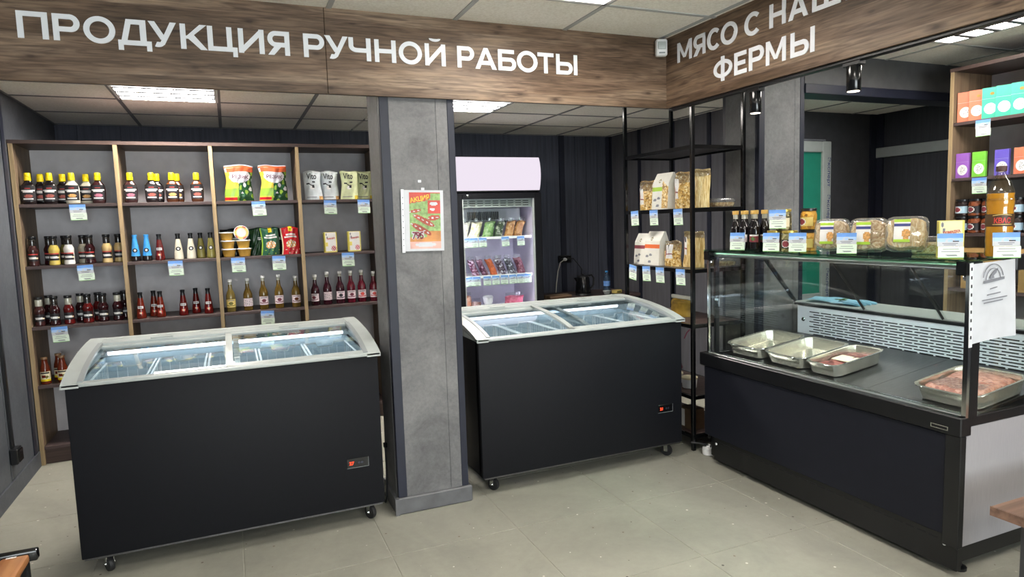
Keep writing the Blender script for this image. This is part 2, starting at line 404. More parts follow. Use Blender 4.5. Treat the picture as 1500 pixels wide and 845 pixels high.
build_ceiling('ceiling.002', 'lower tile ceiling over the fridge recess', ZN, [2.0+.6*k for k in range(-2, 5)], [5.07+.6*k for k in range(-4, 4)], 1.1, XW, 3.2, YW, N2L, 'grid_bar_dark')
build_ceiling('ceiling.003', 'lower tile ceiling over the passage behind the counter', ZN, [4.1+.6*k for k in range(-1, 4)], [3.36, 3.96, 4.56], XW, XR, 3.2, 4.47, [(4.4, 3.66)], 'grid_bar_dark')

def ceiling_light(x, y, z, label, k, tint='fff8ef'):
    m = emit_mat('lamp_%g' % k, tint, k)
    t = thing('ceiling_light', label, 'ceiling light', (x, y, z), 0, 'square four-tube ceiling lights')
    a = .297
    fr = MB()
    for s in (-1, 1):
        fr.box((s*a, -a, -.008), (s*(a-.02), a, .02)); fr.box((-a, s*a, -.008), (a, s*(a-.02), .02))
    fr.box((-a, -a, .018), (a, a, .028))
    part('frame', fr, 'white_plastic', t)
    for i in range(4):
        yy = -.2085+.139*i
        part('light_strip', MB().box((-.275, yy-.058, .0), (.275, yy+.058, .012), bev=.008), m, t)
    for i in range(3):
        part('louvre_bar', MB().box((-.277, -.139+.139*i-.016, -.014), (.277, -.139+.139*i+.016, .014), bev=.003), 'louvre', t)
for i, (x, y) in enumerate(MAIN_L):
    lb = {0: 'square ceiling light above the left sign, cut off by the picture top',
          5: 'square ceiling light behind the meat sign, above the right bookcase',
          1: 'ceiling light over the shop floor, near the left wall, out of the picture',
          2: 'ceiling light over the middle of the shop floor, out of the picture',
          3: 'ceiling light at the back of the shop floor, left side, out of the picture',
          4: 'ceiling light at the back of the shop floor, middle, out of the picture',
          6: 'ceiling light over the counter passage, out of the picture',
          7: 'ceiling light at the back of the counter passage, out of the picture',
          8: 'left ceiling light by the wall behind the viewer, out of the picture',
          9: 'middle ceiling light by the wall behind the viewer, out of the picture',
          10: 'right ceiling light by the wall behind the viewer, out of the picture'}[i]
    ceiling_light(x, y, ZT, lb, LAMP)
ceiling_light(-.3, 4.77, ZN, 'square ceiling light above the left bookcase, under the wooden sign board', LAMP_NICHE)
ceiling_light(4.4, 3.66, ZN, 'ceiling light added in the passage, hidden above the grey beam', 7.)  # added lamp, kept out of view, to brighten the passage
ceiling_light(1.7, 4.77, ZN, 'square ceiling light in front of the drinks fridge, right of the concrete pillar', LAMP_NICHE)

# walls
def wall_box(name, a, b, m, label): return smesh(name, MB().box(a, b), m, label)
wl = wall_box('wall_left', (XL-.1, YN, 0), (XL, YW, 2.6), 'strip_black', 'dark grey concrete-look panelled left wall')
for a, b in ((YN, -2.4), (-2.39, -1.05), (-1.04, .3), (.31, 1.65), (1.66, 3.0), (3.01, 4.40), (4.405, 4.86), (4.93, 6.30)):
    part('wall_panel', MB().box((XL-.002, a+.004, .1), (XL+.008, b-.004, 2.33), bev=.003), 'concrete_dark', wl)
part('corner_strip', MB().box((XL, 4.862, .1), (XL+.012, 4.928, 2.33)), 'strip_black', wl)
bl = wall_box('baseboard_left', (XL, YN, 0), (XL+.016, 4.96, .098), 'concrete_dark', 'dark grey baseboard along the left wall')
wb = wall_box('wall_back', (XL, YW, 0), (XW, YW+.1, 2.6), 'wall_black', 'black panelled back wall behind bookcase and fridge')
xx = [XL, -.6, .0, .62, 1.24, 1.86, 2.48, 3.245]
for a, b in zip(xx[:-1], xx[1:]):
    n = max(1, round((b-a)/.155)); w = (b-a)/n
    for i in range(n):
        part('wall_panel', MB().box((a+i*w+.0008, YW-.012, 0), (a+(i+1)*w-.0008, YW+.002, ZN), bev=.0012), 'wall_black', wb)
for i in range(4):
    part('wall_panel', MB().box((3.305+i*.1325+.002, YW-.012, 0), (3.305+(i+1)*.1325-.002, YW+.002, ZN), bev=.002), 'wall_black', wb)
for a in (3.245, 3.81):
    part('corner_strip', MB().box((a, YW-.022, 0), (a+.06, YW, ZN)), 'strip_black', wb)
wr = wall_box('wall_right', (XW, 4.47, 0), (XW+.1, YW+.1, 2.6), 'wall_black_right', 'charcoal wall right of the fridge, behind the black rack')
for a, b in ((4.475, 4.66), (4.705, 5.17), (5.215, 5.72), (5.765, 6.27)):
    part('wall_panel', MB().box((XW-.010, a, 0), (XW+.002, b, ZN), bev=.003), 'wall_black_right', wr)
for a in (4.66, 5.17, 5.72, 6.27):
    part('corner_strip', MB().box((XW-.02, a, 0), (XW+.001, a+.045, ZN)), 'strip_black', wr)
wp = wall_box('wall_passage', (XW, 4.47, 0), (XR+.1, 4.57, 2.6), 'wall_charcoal', 'charcoal wall with the green-glazed door behind the counter')
part('corner_strip', MB().box((5.53, 4.45, 0), (5.61, 4.471, ZN)), 'strip_black', wp)
mat('wall_black_passage', '33353c', .6, stretch=(8, 8, .4), var=.1, scale=6, spec=.25)
w2 = wall_box('wall_right.001', (XR, YN, 0), (XR+.1, 4.57, 2.6), 'wall_black_passage', 'black wall at the far right with a pale horizontal board')
part('rail_board', MB().box((5.595, 3.1, 1.93), (5.62, 4.46, 2.02), bev=.004), 'frame_grey_dark', w2, label='pale grey horizontal board')
part('corner_strip', MB().box((5.6, 4.385, 0), (5.62, 4.448, ZN)), 'strip_black', w2)
wf = smesh('wall_front', MB().box((XL-.1, YN-.1, 0), (XR+.1, YN, .55)).box((XL-.1, YN-.1, 2.35), (XR+.1, YN, 2.6)).box((XL-.1, YN-.1, .55), (-1.1, YN, 2.35)).box((2.9, YN-.1, .55), (XR+.1, YN, 2.35)), 'wall_pale', 'pale shop front wall with a wide added window, behind the viewer')
wn = struct('added_window_1', 'wide unseen window added behind the viewer for front light', (0, YN, 0))  # unseen window, added to let light fall on the fascia and shelves
for a, b in (((-1.1, -.08, .55), (2.9, -.02, .61)), ((-1.1, -.08, 2.29), (2.9, -.02, 2.35)), ((-1.1, -.08, .61), (-1.04, -.02, 2.29)), ((2.84, -.08, .61), (2.9, -.02, 2.29)), ((.87, -.08, .61), (.93, -.02, 2.29))): part('window_frame', MB().box(a, b, bev=.004), 'white_plastic', wn)
for a, b in ((-1.04, .87), (.93, 2.84)): part('window_pane', MB().box((a, -.054, .61), (b, -.046, 2.29)), GL, wn)

def pillar(name, x0, x1, y0, y1, label, seam):
    p = smesh(name, MB().box((x0, y0, 0), (x1, y1, 2.44)), 'strip_black', label)
    e = .042
    part('concrete_panel', MB().box((x0+e, y0-.004, .085), (x0+seam-.001, y0+.002, 2.44)), 'concrete', p)
    part('concrete_panel', MB().box((x0+seam+.001, y0-.004, .085), (x1-e+.01, y0+.002, 2.44)), 'concrete', p)
    for s, x in ((-1, x0), (1, x1)):
        part('concrete_panel', MB().box((x-.004 if s < 0 else x-.002, y0+.03, .085), (x+.002 if s < 0 else x+.004, y1-.03, 2.44)), 'concrete', p)
    for a, b in ((x0-.003, x0+e), (x1-e+.01, x1+.003)):
        part('corner_strip', MB().box((a, y0-.007, .085), (b, y0+.03, 2.44), bev=.002), 'strip_black', p)
    part('plinth', MB().box((x0-.02, y0-.02, 0), (x1+.02, y1+.02, .085), bev=.006), 'plinth_grey', p)
    part('plinth', MB().box((x0-.024, y0-.024, .0), (x0-.004, y0-.004, .0865)), 'plinth_grey', p)
    return p
pillar('column', .700, 1.066, 3.212, 3.50, 'grey concrete-look pillar with black edges between the two chest freezers', .275)
pillar('column.001', 3.012, 3.372, 3.2, 3.52, 'grey concrete-look pillar with black edges behind the glass showcase', .285)
smesh('beam', MB().box((3.372, 3.19, 2.215), (XR, 3.35, 2.44)).box((2.38, 3.19, 2.32), (3.03, 3.4, 2.44)), 'beam_grey', 'grey ceiling beam running right from the second pillar')
part('beam_edge', MB().box((3.372, 3.182, 2.19), (XR, 3.355, 2.25), bev=.003), 'strip_black', bpy.data.objects['beam'])

# fascias with lettering
f1 = smesh('trim_1', MB().box((XL, YF+.012, ZB+.002), (XC+.03, YF+.035, ZT)), 'black_plastic', 'wooden fascia board with white lettering above the freezers')
part('fascia_panel', MB().box((XL, YF, ZB), (.4615, YF+.014, ZT), bev=.0012), 'fascia_wood_x', f1)
part('fascia_panel', MB().box((.4635, YF, ZB), (XC+.014, YF+.014, ZT), bev=.0012), 'fascia_wood_x', f1)
f2 = smesh('trim_2', MB().box((XC+.012, YN, ZB+.002), (XC+.05, YF+.035, ZT)), 'black_plastic', 'wooden fascia board with white lettering above the glass showcase')
part('fascia_panel', MB().box((XC, .35, ZB), (XC+.014, YF, ZT), bev=.0012), 'fascia_wood_y', f2)
part('fascia_panel', MB().box((XC, YN, ZB), (XC+.014, .348, ZT), bev=.0012), 'fascia_wood_y', f2)
part('track_rail', MB().box((XC+.014, YN, ZB-.014), (XC+.05, YF, ZB+.004), bev=.002), 'black_plastic', f2)

def arc(cx, cy, rx, ry, a0, a1, w, n=18, wy=None):
    """ring segment polygons as quads"""
    out = []; wy = wy or w
    for i in range(n):
        p = math.radians(a0+(a1-a0)*i/n); q = math.radians(a0+(a1-a0)*(i+1)/n)
        o = [(cx+rx*math.cos(p), cy+ry*math.sin(p)), (cx+rx*math.cos(q), cy+ry*math.sin(q)),
             (cx+(rx-w)*math.cos(q), cy+(ry-wy)*math.sin(q)), (cx+(rx-w)*math.cos(p), cy+(ry-wy)*math.sin(p))]
        out.append(o)
    return out
def R(x0, y0, x1, y1): return [(x0, y0), (x1, y0), (x1, y1), (x0, y1)]
def glyph(c, w, h, s):
    """letter as a list of convex outlines inside w x h, s = stroke"""
    t = s*.92
    if c == 'П': return [R(0, 0, s, h), R(w-s, 0, w, h), R(0, h-t, w, h)]
    if c in 'РБЫЯ':
        if c == 'Р':
            r = h*.33; return [R(0, 0, s, h), R(0, h-t, w-r, h), R(0, h-2*r, w-r, h-2*r+t)]+arc(w-r, h-r, r, r, -90, 90, s, wy=t)
        if c == 'Я':
            r = h*.33; return [R(w-s, 0, w, h), R(r, h-t, w, h), R(r, h-2*r, w, h-2*r+t)]+arc(r, h-r, r, r, 90, 270, s, wy=t)+[[(0, 0), (s*1.2, 0), (w*.62, h*.36), (w*.3, h*.36)]]
        if c == 'Б':
            r = h*.31; return [R(0, 0, s, h), R(0, h-t, w*.9, h), R(0, 0, w-r, t), R(0, 2*r-t, w-r, 2*r)]+arc(w-r, r, r, r, -90, 90, s, wy=t)
        b = w-s*1.35; r = h*.31
        return [R(0, 0, s, h), R(w-s, 0, w, h), R(0, 0, b-r, t), R(0, 2*r-t, b-r, 2*r)]+arc(b-r, r, r, r, -90, 90, s, wy=t)
    if c == 'О': return arc(w/2, h/2, w/2, h/2*1.04, 0, 360, s, 40, t)
    if c == 'С': return arc(w*.53, h/2, w*.53, h/2*1.04, 46, 314, s, 34, t)
    if c == 'Д': return [R(0, 0, w, t), R(0, -h*.2, s*.9, t), R(w-s*.9, -h*.2, w, t), R(w*.75-s/2, 0, w*.75+s/2+.002, h), R(w*.27, h-t, w*.75+s/2, h),
                         [(w*.1, t*.9), (w*.1+s, t*.9), (w*.27+s, h), (w*.27, h)]]
    if c == 'У': return [[(0, h), (s*1.15, h), (w*.56+s*.4, h*.3), (w*.56-s*.75, h*.3)], [(w, h), (w-s*1.1, h), (w*.36, h*.12), (w*.36+s*.9, h*.1)]]+arc(w*.30, h*.2, w*.26, h*.2, -115, -8, s, 8)
    if c == 'К': return [R(0, 0, s, h), [(w-s*1.25, h), (w, h), (s*1.6, h*.42), (s*.6, h*.42)], [(w-s*1.25, 0), (w, 0), (s*2.3, h*.62), (s*.9, h*.52)]]
    if c == 'Ц': return [R(0, 0, s, h), R(w*.83-s, 0, w*.83, h), R(0, 0, w, t), R(w-s*.9, -h*.2, w, t)]
    if c in 'ИЙ':
        g = [R(0, 0, s, h), R(w-s, 0, w, h), [(s*.8, 0), (s*.8, h*.28), (w-s*.8, h), (w-s*.8, h*.72)]]
        return g+(arc(w/2, h*1.24, w*.28, h*.14, 180, 360, s*.6, 10) if c == 'Й' else [])
    if c == 'Ч': return [R(w-s, 0, w, h), R(w*.3, h*.36, w, h*.36+t), R(0, h*.62, s, h)]+arc(w*.34, h*.64, w*.34, h*.28, 180, 270, s, 10, t)
    if c == 'Н': return [R(0, 0, s, h), R(w-s, 0, w, h), R(0, h*.5-t/2, w, h*.5+t/2)]
    if c == 'А': return [[(0, 0), (s*1.1, 0), (w*.5+s*.5, h), (w*.5-s*.5, h)], [(w, 0), (w-s*1.1, 0), (w*.5-s*.5, h), (w*.5+s*.5, h)], R(w*.22, h*.2, w*.78, h*.2+t)]
    if c == 'Т': return [R(w/2-s/2, 0, w/2+s/2, h), R(0, h-t, w, h)]
    if c == 'М': return [R(0, 0, s*.95, h), R(w-s*.95, 0, w, h), [(0, h), (s, h), (w/2+s*.42, h*.18), (w/2-s*.42, h*.18)], [(w, h), (w-s, h), (w/2-s*.42, h*.18), (w/2+s*.42, h*.18)]]
    if c == 'Ш': return [R(0, 0, s, h), R(w/2-s/2, 0, w/2+s/2, h), R(w-s, 0, w, h), R(0, 0, w, t)]
    if c == 'Е': return [R(0, 0, s, h), R(0, 0, w, t), R(0, h-t, w*.97, h), R(0, h*.5-t/2, w*.88, h*.5+t/2)]
    if c == 'Ф': return arc(w/2, h/2, w/2, h*.42, 0, 360, s*.95, 34, t*.95)+[R(w/2-s/2, -h*.07, w/2+s/2, h*1.07)]
    return []
def letter(c, x0, x1, z, h, parent, frame, mat_name='sign_white', s=None):
    mb = MB()
    d = .003
    for i, poly in enumerate(glyph(c, x1-x0, h, s or h*.205)):
        q = [(p[0]+x0, p[1]+z) for p in poly]
        d += .00007
        mb.prism(q, 0, -d)
    mb.move(frame); part('letter', mb, mat_name, parent)
H1 = [('П', -.696, -.594), ('Р', -.579, -.487), ('О', -.476, -.365), ('Д', -.358, -.237), ('У', -.246, -.142), ('К', -.129, -.027), ('Ц', -.025, .091),
      ('И', .096, .201), ('Я', .215, .307), ('Р', .366, .457), ('У', .458, .563), ('Ч', .566, .667), ('Н', .684, .785), ('О', .798, .911), ('Й', .926, 1.029),
      ('Р', 1.089, 1.177), ('А', 1.182, 1.295), ('Б', 1.304, 1.402), ('О', 1.407, 1.522), ('Т', 1.524, 1.616), ('Ы', 1.630, 1.755)]
for i, (c, a, b) in enumerate(H1):
    letter(c, a, b, 2.218-.0048*i/10, .1025, f1, lambda p: Vector((p.x, YF+p.y, p.z)))
fr2 = lambda p: Vector((XC+p.y, 6.0-p.x, p.z))
for c, a, b in [('М', 3.075, 2.954), ('Я', 2.937, 2.844), ('С', 2.828, 2.73), ('О', 2.725, 2.609), ('С', 2.56, 2.457), ('Н', 2.402, 2.306), ('А', 2.291, 2.183), ('Ш', 2.161, 2.018), ('Е', 1.995, 1.912), ('Й', 1.89, 1.788)]:
    letter(c, 6-a, 6-b, 2.282, .103, f2, fr2)
for c, a, b in [('Ф', 2.779, 2.644), ('Е', 2.63, 2.546), ('Р', 2.531, 2.435), ('М', 2.422, 2.304), ('Ы', 2.277, 2.147)]:
    letter(c, 6-a, 6-b, 2.122, .105, f2, fr2)

# door with green pane
d = struct('door_1', 'white framed door with a green pane behind the showcase', (0, 4.47, 0))
fr = MB().box((4.18, -.05, 0), (4.29, 0, 2.07), bev=.006).box((4.90, -.05, 0), (5.0, 0, 2.07), bev=.006).box((4.29, -.0495, 1.975), (4.90, 0, 2.0695), bev=.006).box((4.29, -.0495, .62), (4.90, 0, .72), bev=.006)
fo = part('door_frame', fr, 'frame_grey', d)
part('door_pane', MB().box((4.28, -.025, .71), (4.91, -.012, 1.985)), mat('green_pane', '2a8a74', .35, var=.03), d, label='green pane')
part('lower_panel', MB().box((4.28, -.03, .02), (4.91, -.012, .64), bev=.003), 'frame_grey', d)
part('foam_strip', MB().box((4.2, -.03, 2.07), (4.96, 0, 2.09), bev=.008), 'ink_grey', d)
mat('film_blue', '39417f', .6)
for i in range(5):
    link('lettering', text_mesh('Эксперт', .045, 'film_blue', .01, .26), d, (4.945, -.0512, 1.80-.33*i), (0, PI/2, 0))

# cable channel and socket on the left wall
s = thing('wall_socket', 'black socket box at the foot of a cable channel on the left wall', 'socket', (XL+.008, 4.44, .235))
part('box_body', MB().box((0, -.045, -.045), (.04, .045, .045), bev=.006), 'black_plastic', s)
part('box_cover', MB().box((.038, -.035, -.035), (.046, .035, .035), bev=.003), 'black_gloss', s)
part('cable_channel', MB().box((0, -.016, .045), (.014, .016, 2.05), bev=.002), 'black_plastic', s)

# motion sensor
s = thing('motion_sensor', 'small white motion sensor in the corner of the two fascias', 'sensor', (2.272, 3.16, 2.375), math.radians(-22))
s.scale = (.92, .92, .8)
part('sensor_body', MB().box((-.035, -.035, -.055), (.035, .015, .06), bev=.014, seg=3), 'white_plastic', s)
part('sensor_lens', MB().box((-.024, -.04, -.012), (.024, -.03, .04), bev=.006, seg=2), 'frame_grey', s)
part('sensor_slot', MB().box((-.018, -.0375, -.04), (.018, -.034, -.03)), 'frame_grey_dark', s)
part('mounting_arm', MB().box((-.01, .01, -.01), (.01, .045, .01)), 'white_plastic', s)

# track spots
for y, lb in ((2.523, 'black cylindrical track spotlight nearer the fascia corner'), (1.98, 'black cylindrical track spotlight under the lettering of the right fascia, nearer the viewer')):
    s = thing('track_spotlight', lb, 'spotlight', (2.354, y, ZB-.014))
    part('adapter', MB().box((-.018, -.04, -.016), (.018, .04, 0), bev=.002), 'black_plastic', s)
    part('lamp_body', MB().lathe([(.026, -.115), (.0275, -.112), (.0275, -.018), (.026, -.015)], 24), 'black_gloss', s)
    part('lamp_glass', MB().lathe([(.023, -.1165), (.023, -.1145)], 24), emit_mat('spot_led', 'fff4e0', 2.), s)

# ------------------------------------------------------------------ bookcases
def bookcase(name, label, loc, rz, L, bays, depth, H, shelves, plinth):
    b = thing(name, label, 'bookcase', loc, rz)
    t = .022
    for i, x in enumerate(bays):
        nm = 'side_panel' if i in (0, len(bays)-1) else 'divider'
        mb = MB().box((x, .002, 0), (x+t, depth, H-t))
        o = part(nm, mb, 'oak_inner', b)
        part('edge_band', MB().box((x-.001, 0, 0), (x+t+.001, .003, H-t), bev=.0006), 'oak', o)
    part('top_panel', MB().box((bays[0]-.004, -.002, H-t), (bays[-1]+t+.004, depth, H)), 'walnut_dark', b)
    for a, c in zip(bays[:-1], bays[1:]):
        part('back_panel', MB().box((a+t, depth-.012, 0.02), (c, depth-.004, H-t)), 'back_grey', b)
        for z in shelves:
            part('shelf', MB().box((a+t+.0005, .008, z-.02), (c-.0005, depth-.012, z), bev=.0012), 'shelf_dark', b)
        if plinth: part('plinth', MB().box((a+t, .03, 0), (c, .048, shelves[-1]-.02)), 'walnut_dark', b)
    return b
SH = [1.652, 1.268, .886, .512, .117]
BK = (-1.196, 4.965)
bookcase('bookcase', 'tall dark wood bookcase of sauces and drinks against the back wall, left of the pillar', (BK[0], BK[1], 0), 0, 2.24,
         [0, .553, 1.109, 1.667, 2.226], .395, 2.043, SH, True)
SH2 = [1.985, 1.635, 1.285, .93, .55, .12]
bookcase('bookcase', 'brown wood bookcase of boxes and jars at the far right behind the counter', (4.3, 2.897, 0), -PI/2, 2.3,
         [0, .74, 1.48, 2.22], .385, 2.325, SH2, True)

# ------------------------------------------------------------------ product builders
def mk(name, col, rough=.3, **k): mat(name, col, rough, **k); return name
mk('cap_yellow', 'f0d618', .35); mk('cap_black', '17181b', .3); mk('cap_white', 'e6e4e2', .35); mk('cap_brown', '4a2a26', .4); mk('cap_blue', '3f97dc', .35)
mk('sauce_black', '1b1416', .12, spec=.6); mk('sauce_brown', '3c2020', .12, spec=.6); mk('sauce_rust', '5b3018', .12); mk('sauce_cream', 'd8d2c0', .2); mk('sauce_yellow', 'd9c060', .2)
mk('sauce_white', 'dedcd8', .2); mk('sauce_olive', '77703a', .2); mk('sauce_tan', 'c9ae78', .2); mk('sauce_greytan', 'a49c8a', .2); mk('sauce_red', '5c1413', .12, spec=.6); mk('sauce_chili', '6c2114', .15)
mk('sauce_ketchup', '5c1210', .12); mk('sauce_wine', '2e1014', .1, spec=.7); mk('amber', '624c1e', .08, spec=.6); mk('amber_pale', '6f5e30', .08, spec=.6); mk('berry', '35101c', .08, spec=.6); mk('berry_red', '55101f', .08, spec=.6)
mk('juice', '6b2a17', .12, spec=.6); mk('label_black', '1e1a1e', .5); mk('label_white', 'e2e0de', .55); mk('label_cream', 'e6d9b8', .55); mk('label_pink', 'e0cdd2', .55); mk('label_yellow', 'dfc674', .55)
mk('meat_print', 'a5564a', .55, var=.3, scale=120); mk('pink_print', 'b0687c', .55, var=.25, scale=120); mk('toast_print', 'cf9a5a', .55, var=.3, scale=120); mk('wine_print', '6d2438', .5)
mk('oval_black', '15161a', .45); mk('glass_pale', 'b4b2a4', .06, spec=.8); mk('neck_dark', '26221f', .08, spec=.8)

def front_label(r, z0, z1, ang, sx=1., sy=1., n=10, rows=8, mats=('label_black',), mf=None, sq=2.):
    """curved label on the front (-Y) of a lathe body"""
    a = math.radians(ang); mb = MB()
    def fn(u, v):
        t = -PI/2-a+2*a*u; ca, sa = math.cos(t), math.sin(t); q = (abs(ca)**sq+abs(sa)**sq)**(-1/sq)
        return (r*ca*q*sx, r*sa*q*sy, z0+(z1-z0)*v)
    mb.grid(fn, n, rows, 0, mf); return mb.mesh('label', list(mats))
# squeeze bottle with yellow cap, flat body
def squeeze(body, pic, ring=False):
    def f():
        b = MB().lathe([(.030, 0), (.036, .004), (.039, .02), (.041, .07), (.0405, .1), (.036, .118), (.025, .133), (.019, .139), (.018, .148)], 24, sx=1, sy=.62, sq=2.6)
        c = MB().lathe([(.0175, 0), (.0195, .002), (.0195, .022), (.0165, .0235), (.0185, .025), (.0175, .045), (.015, .049)], 20)
        def mf(u, v):
            du, dv = abs(u-.5), v
            if du > .46 or not .03 < v < .97: return 0
            if .62 < v < .70 and du < .40: return 1
            if .53 < v < .62 and du < .30: return 1
            if .20 < v < .42 and ((u-.52)/.26)**2+((v-.31)/.11)**2 < 1: return 2
            if .10 < v < .16 and du < .30: return 1
            if .80 < v < .84 and du < .16: return 3
            return 0
        lab = front_label(.0412, .022, .117, 62, 1, .63, 24, 24, ('label_black', 'label_white', pic, 'red_print'), mf, 2.6)
        return [P('bottle', b, body), P('cap', c, 'cap_yellow', (0, 0, .147)), P('label', lab, None)]
    return f
# round jar-bottle with ribbed black neck
def jarbottle(body, clear_neck=False, stripe=True):
    nk = 'glass_pale' if clear_neck == 2 else 'neck_dark'
    def f():
        b = MB().lathe([(.026, 0), (.030, .003), (.031, .012), (.029, .022), (.028, .03), (.028, .075), (.0295, .085), (.031, .096), (.029, .106), (.022, .12), (.020, .127),
                        (.020, .135, 1), (.021, .14, 1), (.0195, .145, 1), (.021, .15, 1), (.0195, .155, 1), (.0205, .162, 1), (.019, .168, 1)], 20)
        c = MB().lathe([(.021, 0), (.0225, .002), (.0225, .014), (.021, .017)], 20)
        def mf(u, v):
            if stripe and v > .86: return 2
            if .42 < v < .58 and abs(u-.47) < .34: return 1
            if .26 < v < .42 and abs(u-.5) < .30: return 1
            if .3 < v < .5 and u > .8: return 3
            return 0
        lab = front_label(.0289, .03, .076, 66, n=16, rows=14, mats=('label_black', 'label_white', 'red_print', 'label_cream'), mf=mf)
        return [P('bottle', b, [body, nk]), P('cap', c, 'cap_black', (0, 0, .168)), P('label', lab, None)]
    return f
# tapered bottle (cone) with black flip cap
def conebottle(body, cap='cap_black', oval=True, wrap=None):
    def f():
        b = MB().lathe([(.025, 0), (.029, .003), (.030, .01), (.028, .035), (.022, .085), (.018, .115), (.0155, .132), (.015, .138)], 20)
        c = MB().lathe([(.014, 0), (.0155, .001), (.0125, .018), (.0150, .028), (.0155, .036), (.013, .038)], 18)
        out = [P('bottle', b if not wrap else MB().lathe([(.025, 0), (.029, .003), (.030, .01), (.028, .035, 0), (.022, .085, 1), (.018, .115, 1), (.0155, .132, 1), (.015, .138, 1)], 20), body if not wrap else [body, wrap]), P('cap', c, cap, (0, 0, .137))]
        if oval:
            def fn(u, v):
                a = 2*PI*u; x = .015*v*math.cos(a); z = .072+.014*v*math.sin(a); r = .0305-.008*(z-.01)/.075*1.0-.0005
                rr = .028-(z-.035)*.12+.0006
                return (x, -math.sqrt(max(1e-8, rr*rr-x*x)), z)
            ov = MB().grid(fn, 20, 4, 0, lambda u, v: 1 if v < .62 and (.02 < u < .48 or .55 < u < .95) and v > .1 else 0)
            out.append(P('label', ov.mesh('label', ['oval_black', 'label_white']), None))
        else:
            lab = front_label(.0262, .068, .084, 40, mats=('label_white', 'ink_grey'), n=8, rows=6, mf=lambda u, v: 1 if .4 < v < .6 and .1 < u < .9 else 0)
            l2 = front_label(.0281, .03, .046, 26, n=8, rows=6, mats=('red_print', 'label_cream'), mf=lambda u, v: 1 if (u-.5)**2+(v-.5)**2 < .1 else 0)
            out += [P('label', lab, None), P('label', l2, None)]
        return out
    return f
# long-neck drink bottle
def drink(body, label, emblem, turned=False, clear=True):
    def f():
        b = MB().lathe([(.026, 0), (.030, .003), (.031, .01), (.031, .105), (.030, .122), (.024, .142), (.016, .160), (.0135, .175), (.0125, .2), (.0125, .205, 1), (.0125, .222, 1)], 20)
        c = MB().lathe([(.0145, 0), (.0155, .001), (.0155, .016), (.014, .018)], 18)
        def mf(u, v):
            if turned: return 1 if (int(u*13) % 2 and .12 < v < .88 and int(v*9+u*5) % 3) else 0
            d = ((u-.5)*1.25)**2+(v-.5)**2
            if .82 < v < .88 and abs(u-.5) < .3: return 1
            if d < .05: return 2
            if .30 > v > .16 and abs(u-.5) < .38 and v > .14+.5*(u-.5)**2 and v < .24+.6*(u-.5)**2: return 2
            return 0
        lab = front_label(.0316, .034, .092, 72, n=20, rows=20, mats=(label, 'ink_grey', emblem), mf=mf)
        return [P('bottle', b, [body, 'glass_pale' if clear else body]), P('cap', c, 'cap_white', (0, 0, .22)), P('label', lab, None)]
    return f
def juicebottle():
    b = MB().lathe([(.024, 0), (.028, .003), (.029, .012), (.029, .085), (.0265, .105), (.019, .13), (.0165, .145), (.0165, .16)], 18)
    c = MB().lathe([(.018, 0), (.019, .001), (.019, .013), (.0175, .015)], 18)
    lab = front_label(.0295, .02, .082, 70, n=16, rows=14, mats=('label_cream', 'ink', 'sauce_chili', 'sauce_olive', 'cap_yellow'),
                      mf=lambda u, v: 1 if .8 < v < .9 and abs(u-.5) < .4 else 2 if (u-.4)**2+(v-.5)**2 < .03 else 3 if (u-.65)**2+(v-.45)**2 < .02 else 4 if v < .22 else 0)
    return [P('bottle', b, 'juice'), P('cap', c, mk('cap_copper', '8a6a4a', .3), (0, 0, .159)), P('label', lab, None)]
# pillow bag: printed front
def bagmesh(w, h, d, mats, mf, nu=26, nv=30, seal=.1, pinch=.0, lean=0., base=.7, seed=1):
    rnd = random.Random(seed); ph = [rnd.uniform(0, 6) for _ in range(6)]
    mb = MB()
    def side(sg):
        def fn(u, v):
            bul = math.sin(PI*u)**.6*(min(1, (1-v)/seal)**.7 if v > 1-seal*3 else 1)*(base+(1-base)*min(1, v/.12))
            if v > 1-seal*.5: bul *= .25
            x = (u-.5)*w*(1-pinch*math.exp(-((v-.55)/.2)**2))*(1-.05*math.sin(PI*v))
            wr = .0035*math.sin(9*u+ph[0]+4*v)*math.sin(7*v+ph[1])+.002*math.sin(23*u+ph[2]-11*v)
            return (x+.004*math.sin(5*v+ph[3]), sg*(d/2*bul)+wr*(.3+bul)+lean*v*h, v*h-.006*(abs(u-.5)*2)**3*(v > .9)+.004*math.sin(7*u+ph[4])*v)
        return fn
    mb.grid(side(-1), nu, nv, 0, mf); mb.grid(side(1), nu, nv, 0, lambda u, v: mf(1-u, v) if False else 0)
    return mb.mesh('bag', mats)
mk('bag_orange', 'd9643c', .25); mk('bag_cloud', 'dfdde6', .3); mk('bag_lime', '86a83c', .25); mk('bag_yellow', 'd2bb46', .25); mk('bag_dkgreen', '1f4d2c', .25); mk('bag_red', 'c0242c', .25)
mk('bag_silver', 'd3dade', .25, var=.12); mk('bag_palegreen', 'ccd3a8', .3, var=.1); mk('bag_forest', '18351f', .25); mk('bag_black', '1c211e', .25); mk('bag_green', '2d5b45', .25); mk('word_maroon', '5a2440', .4)
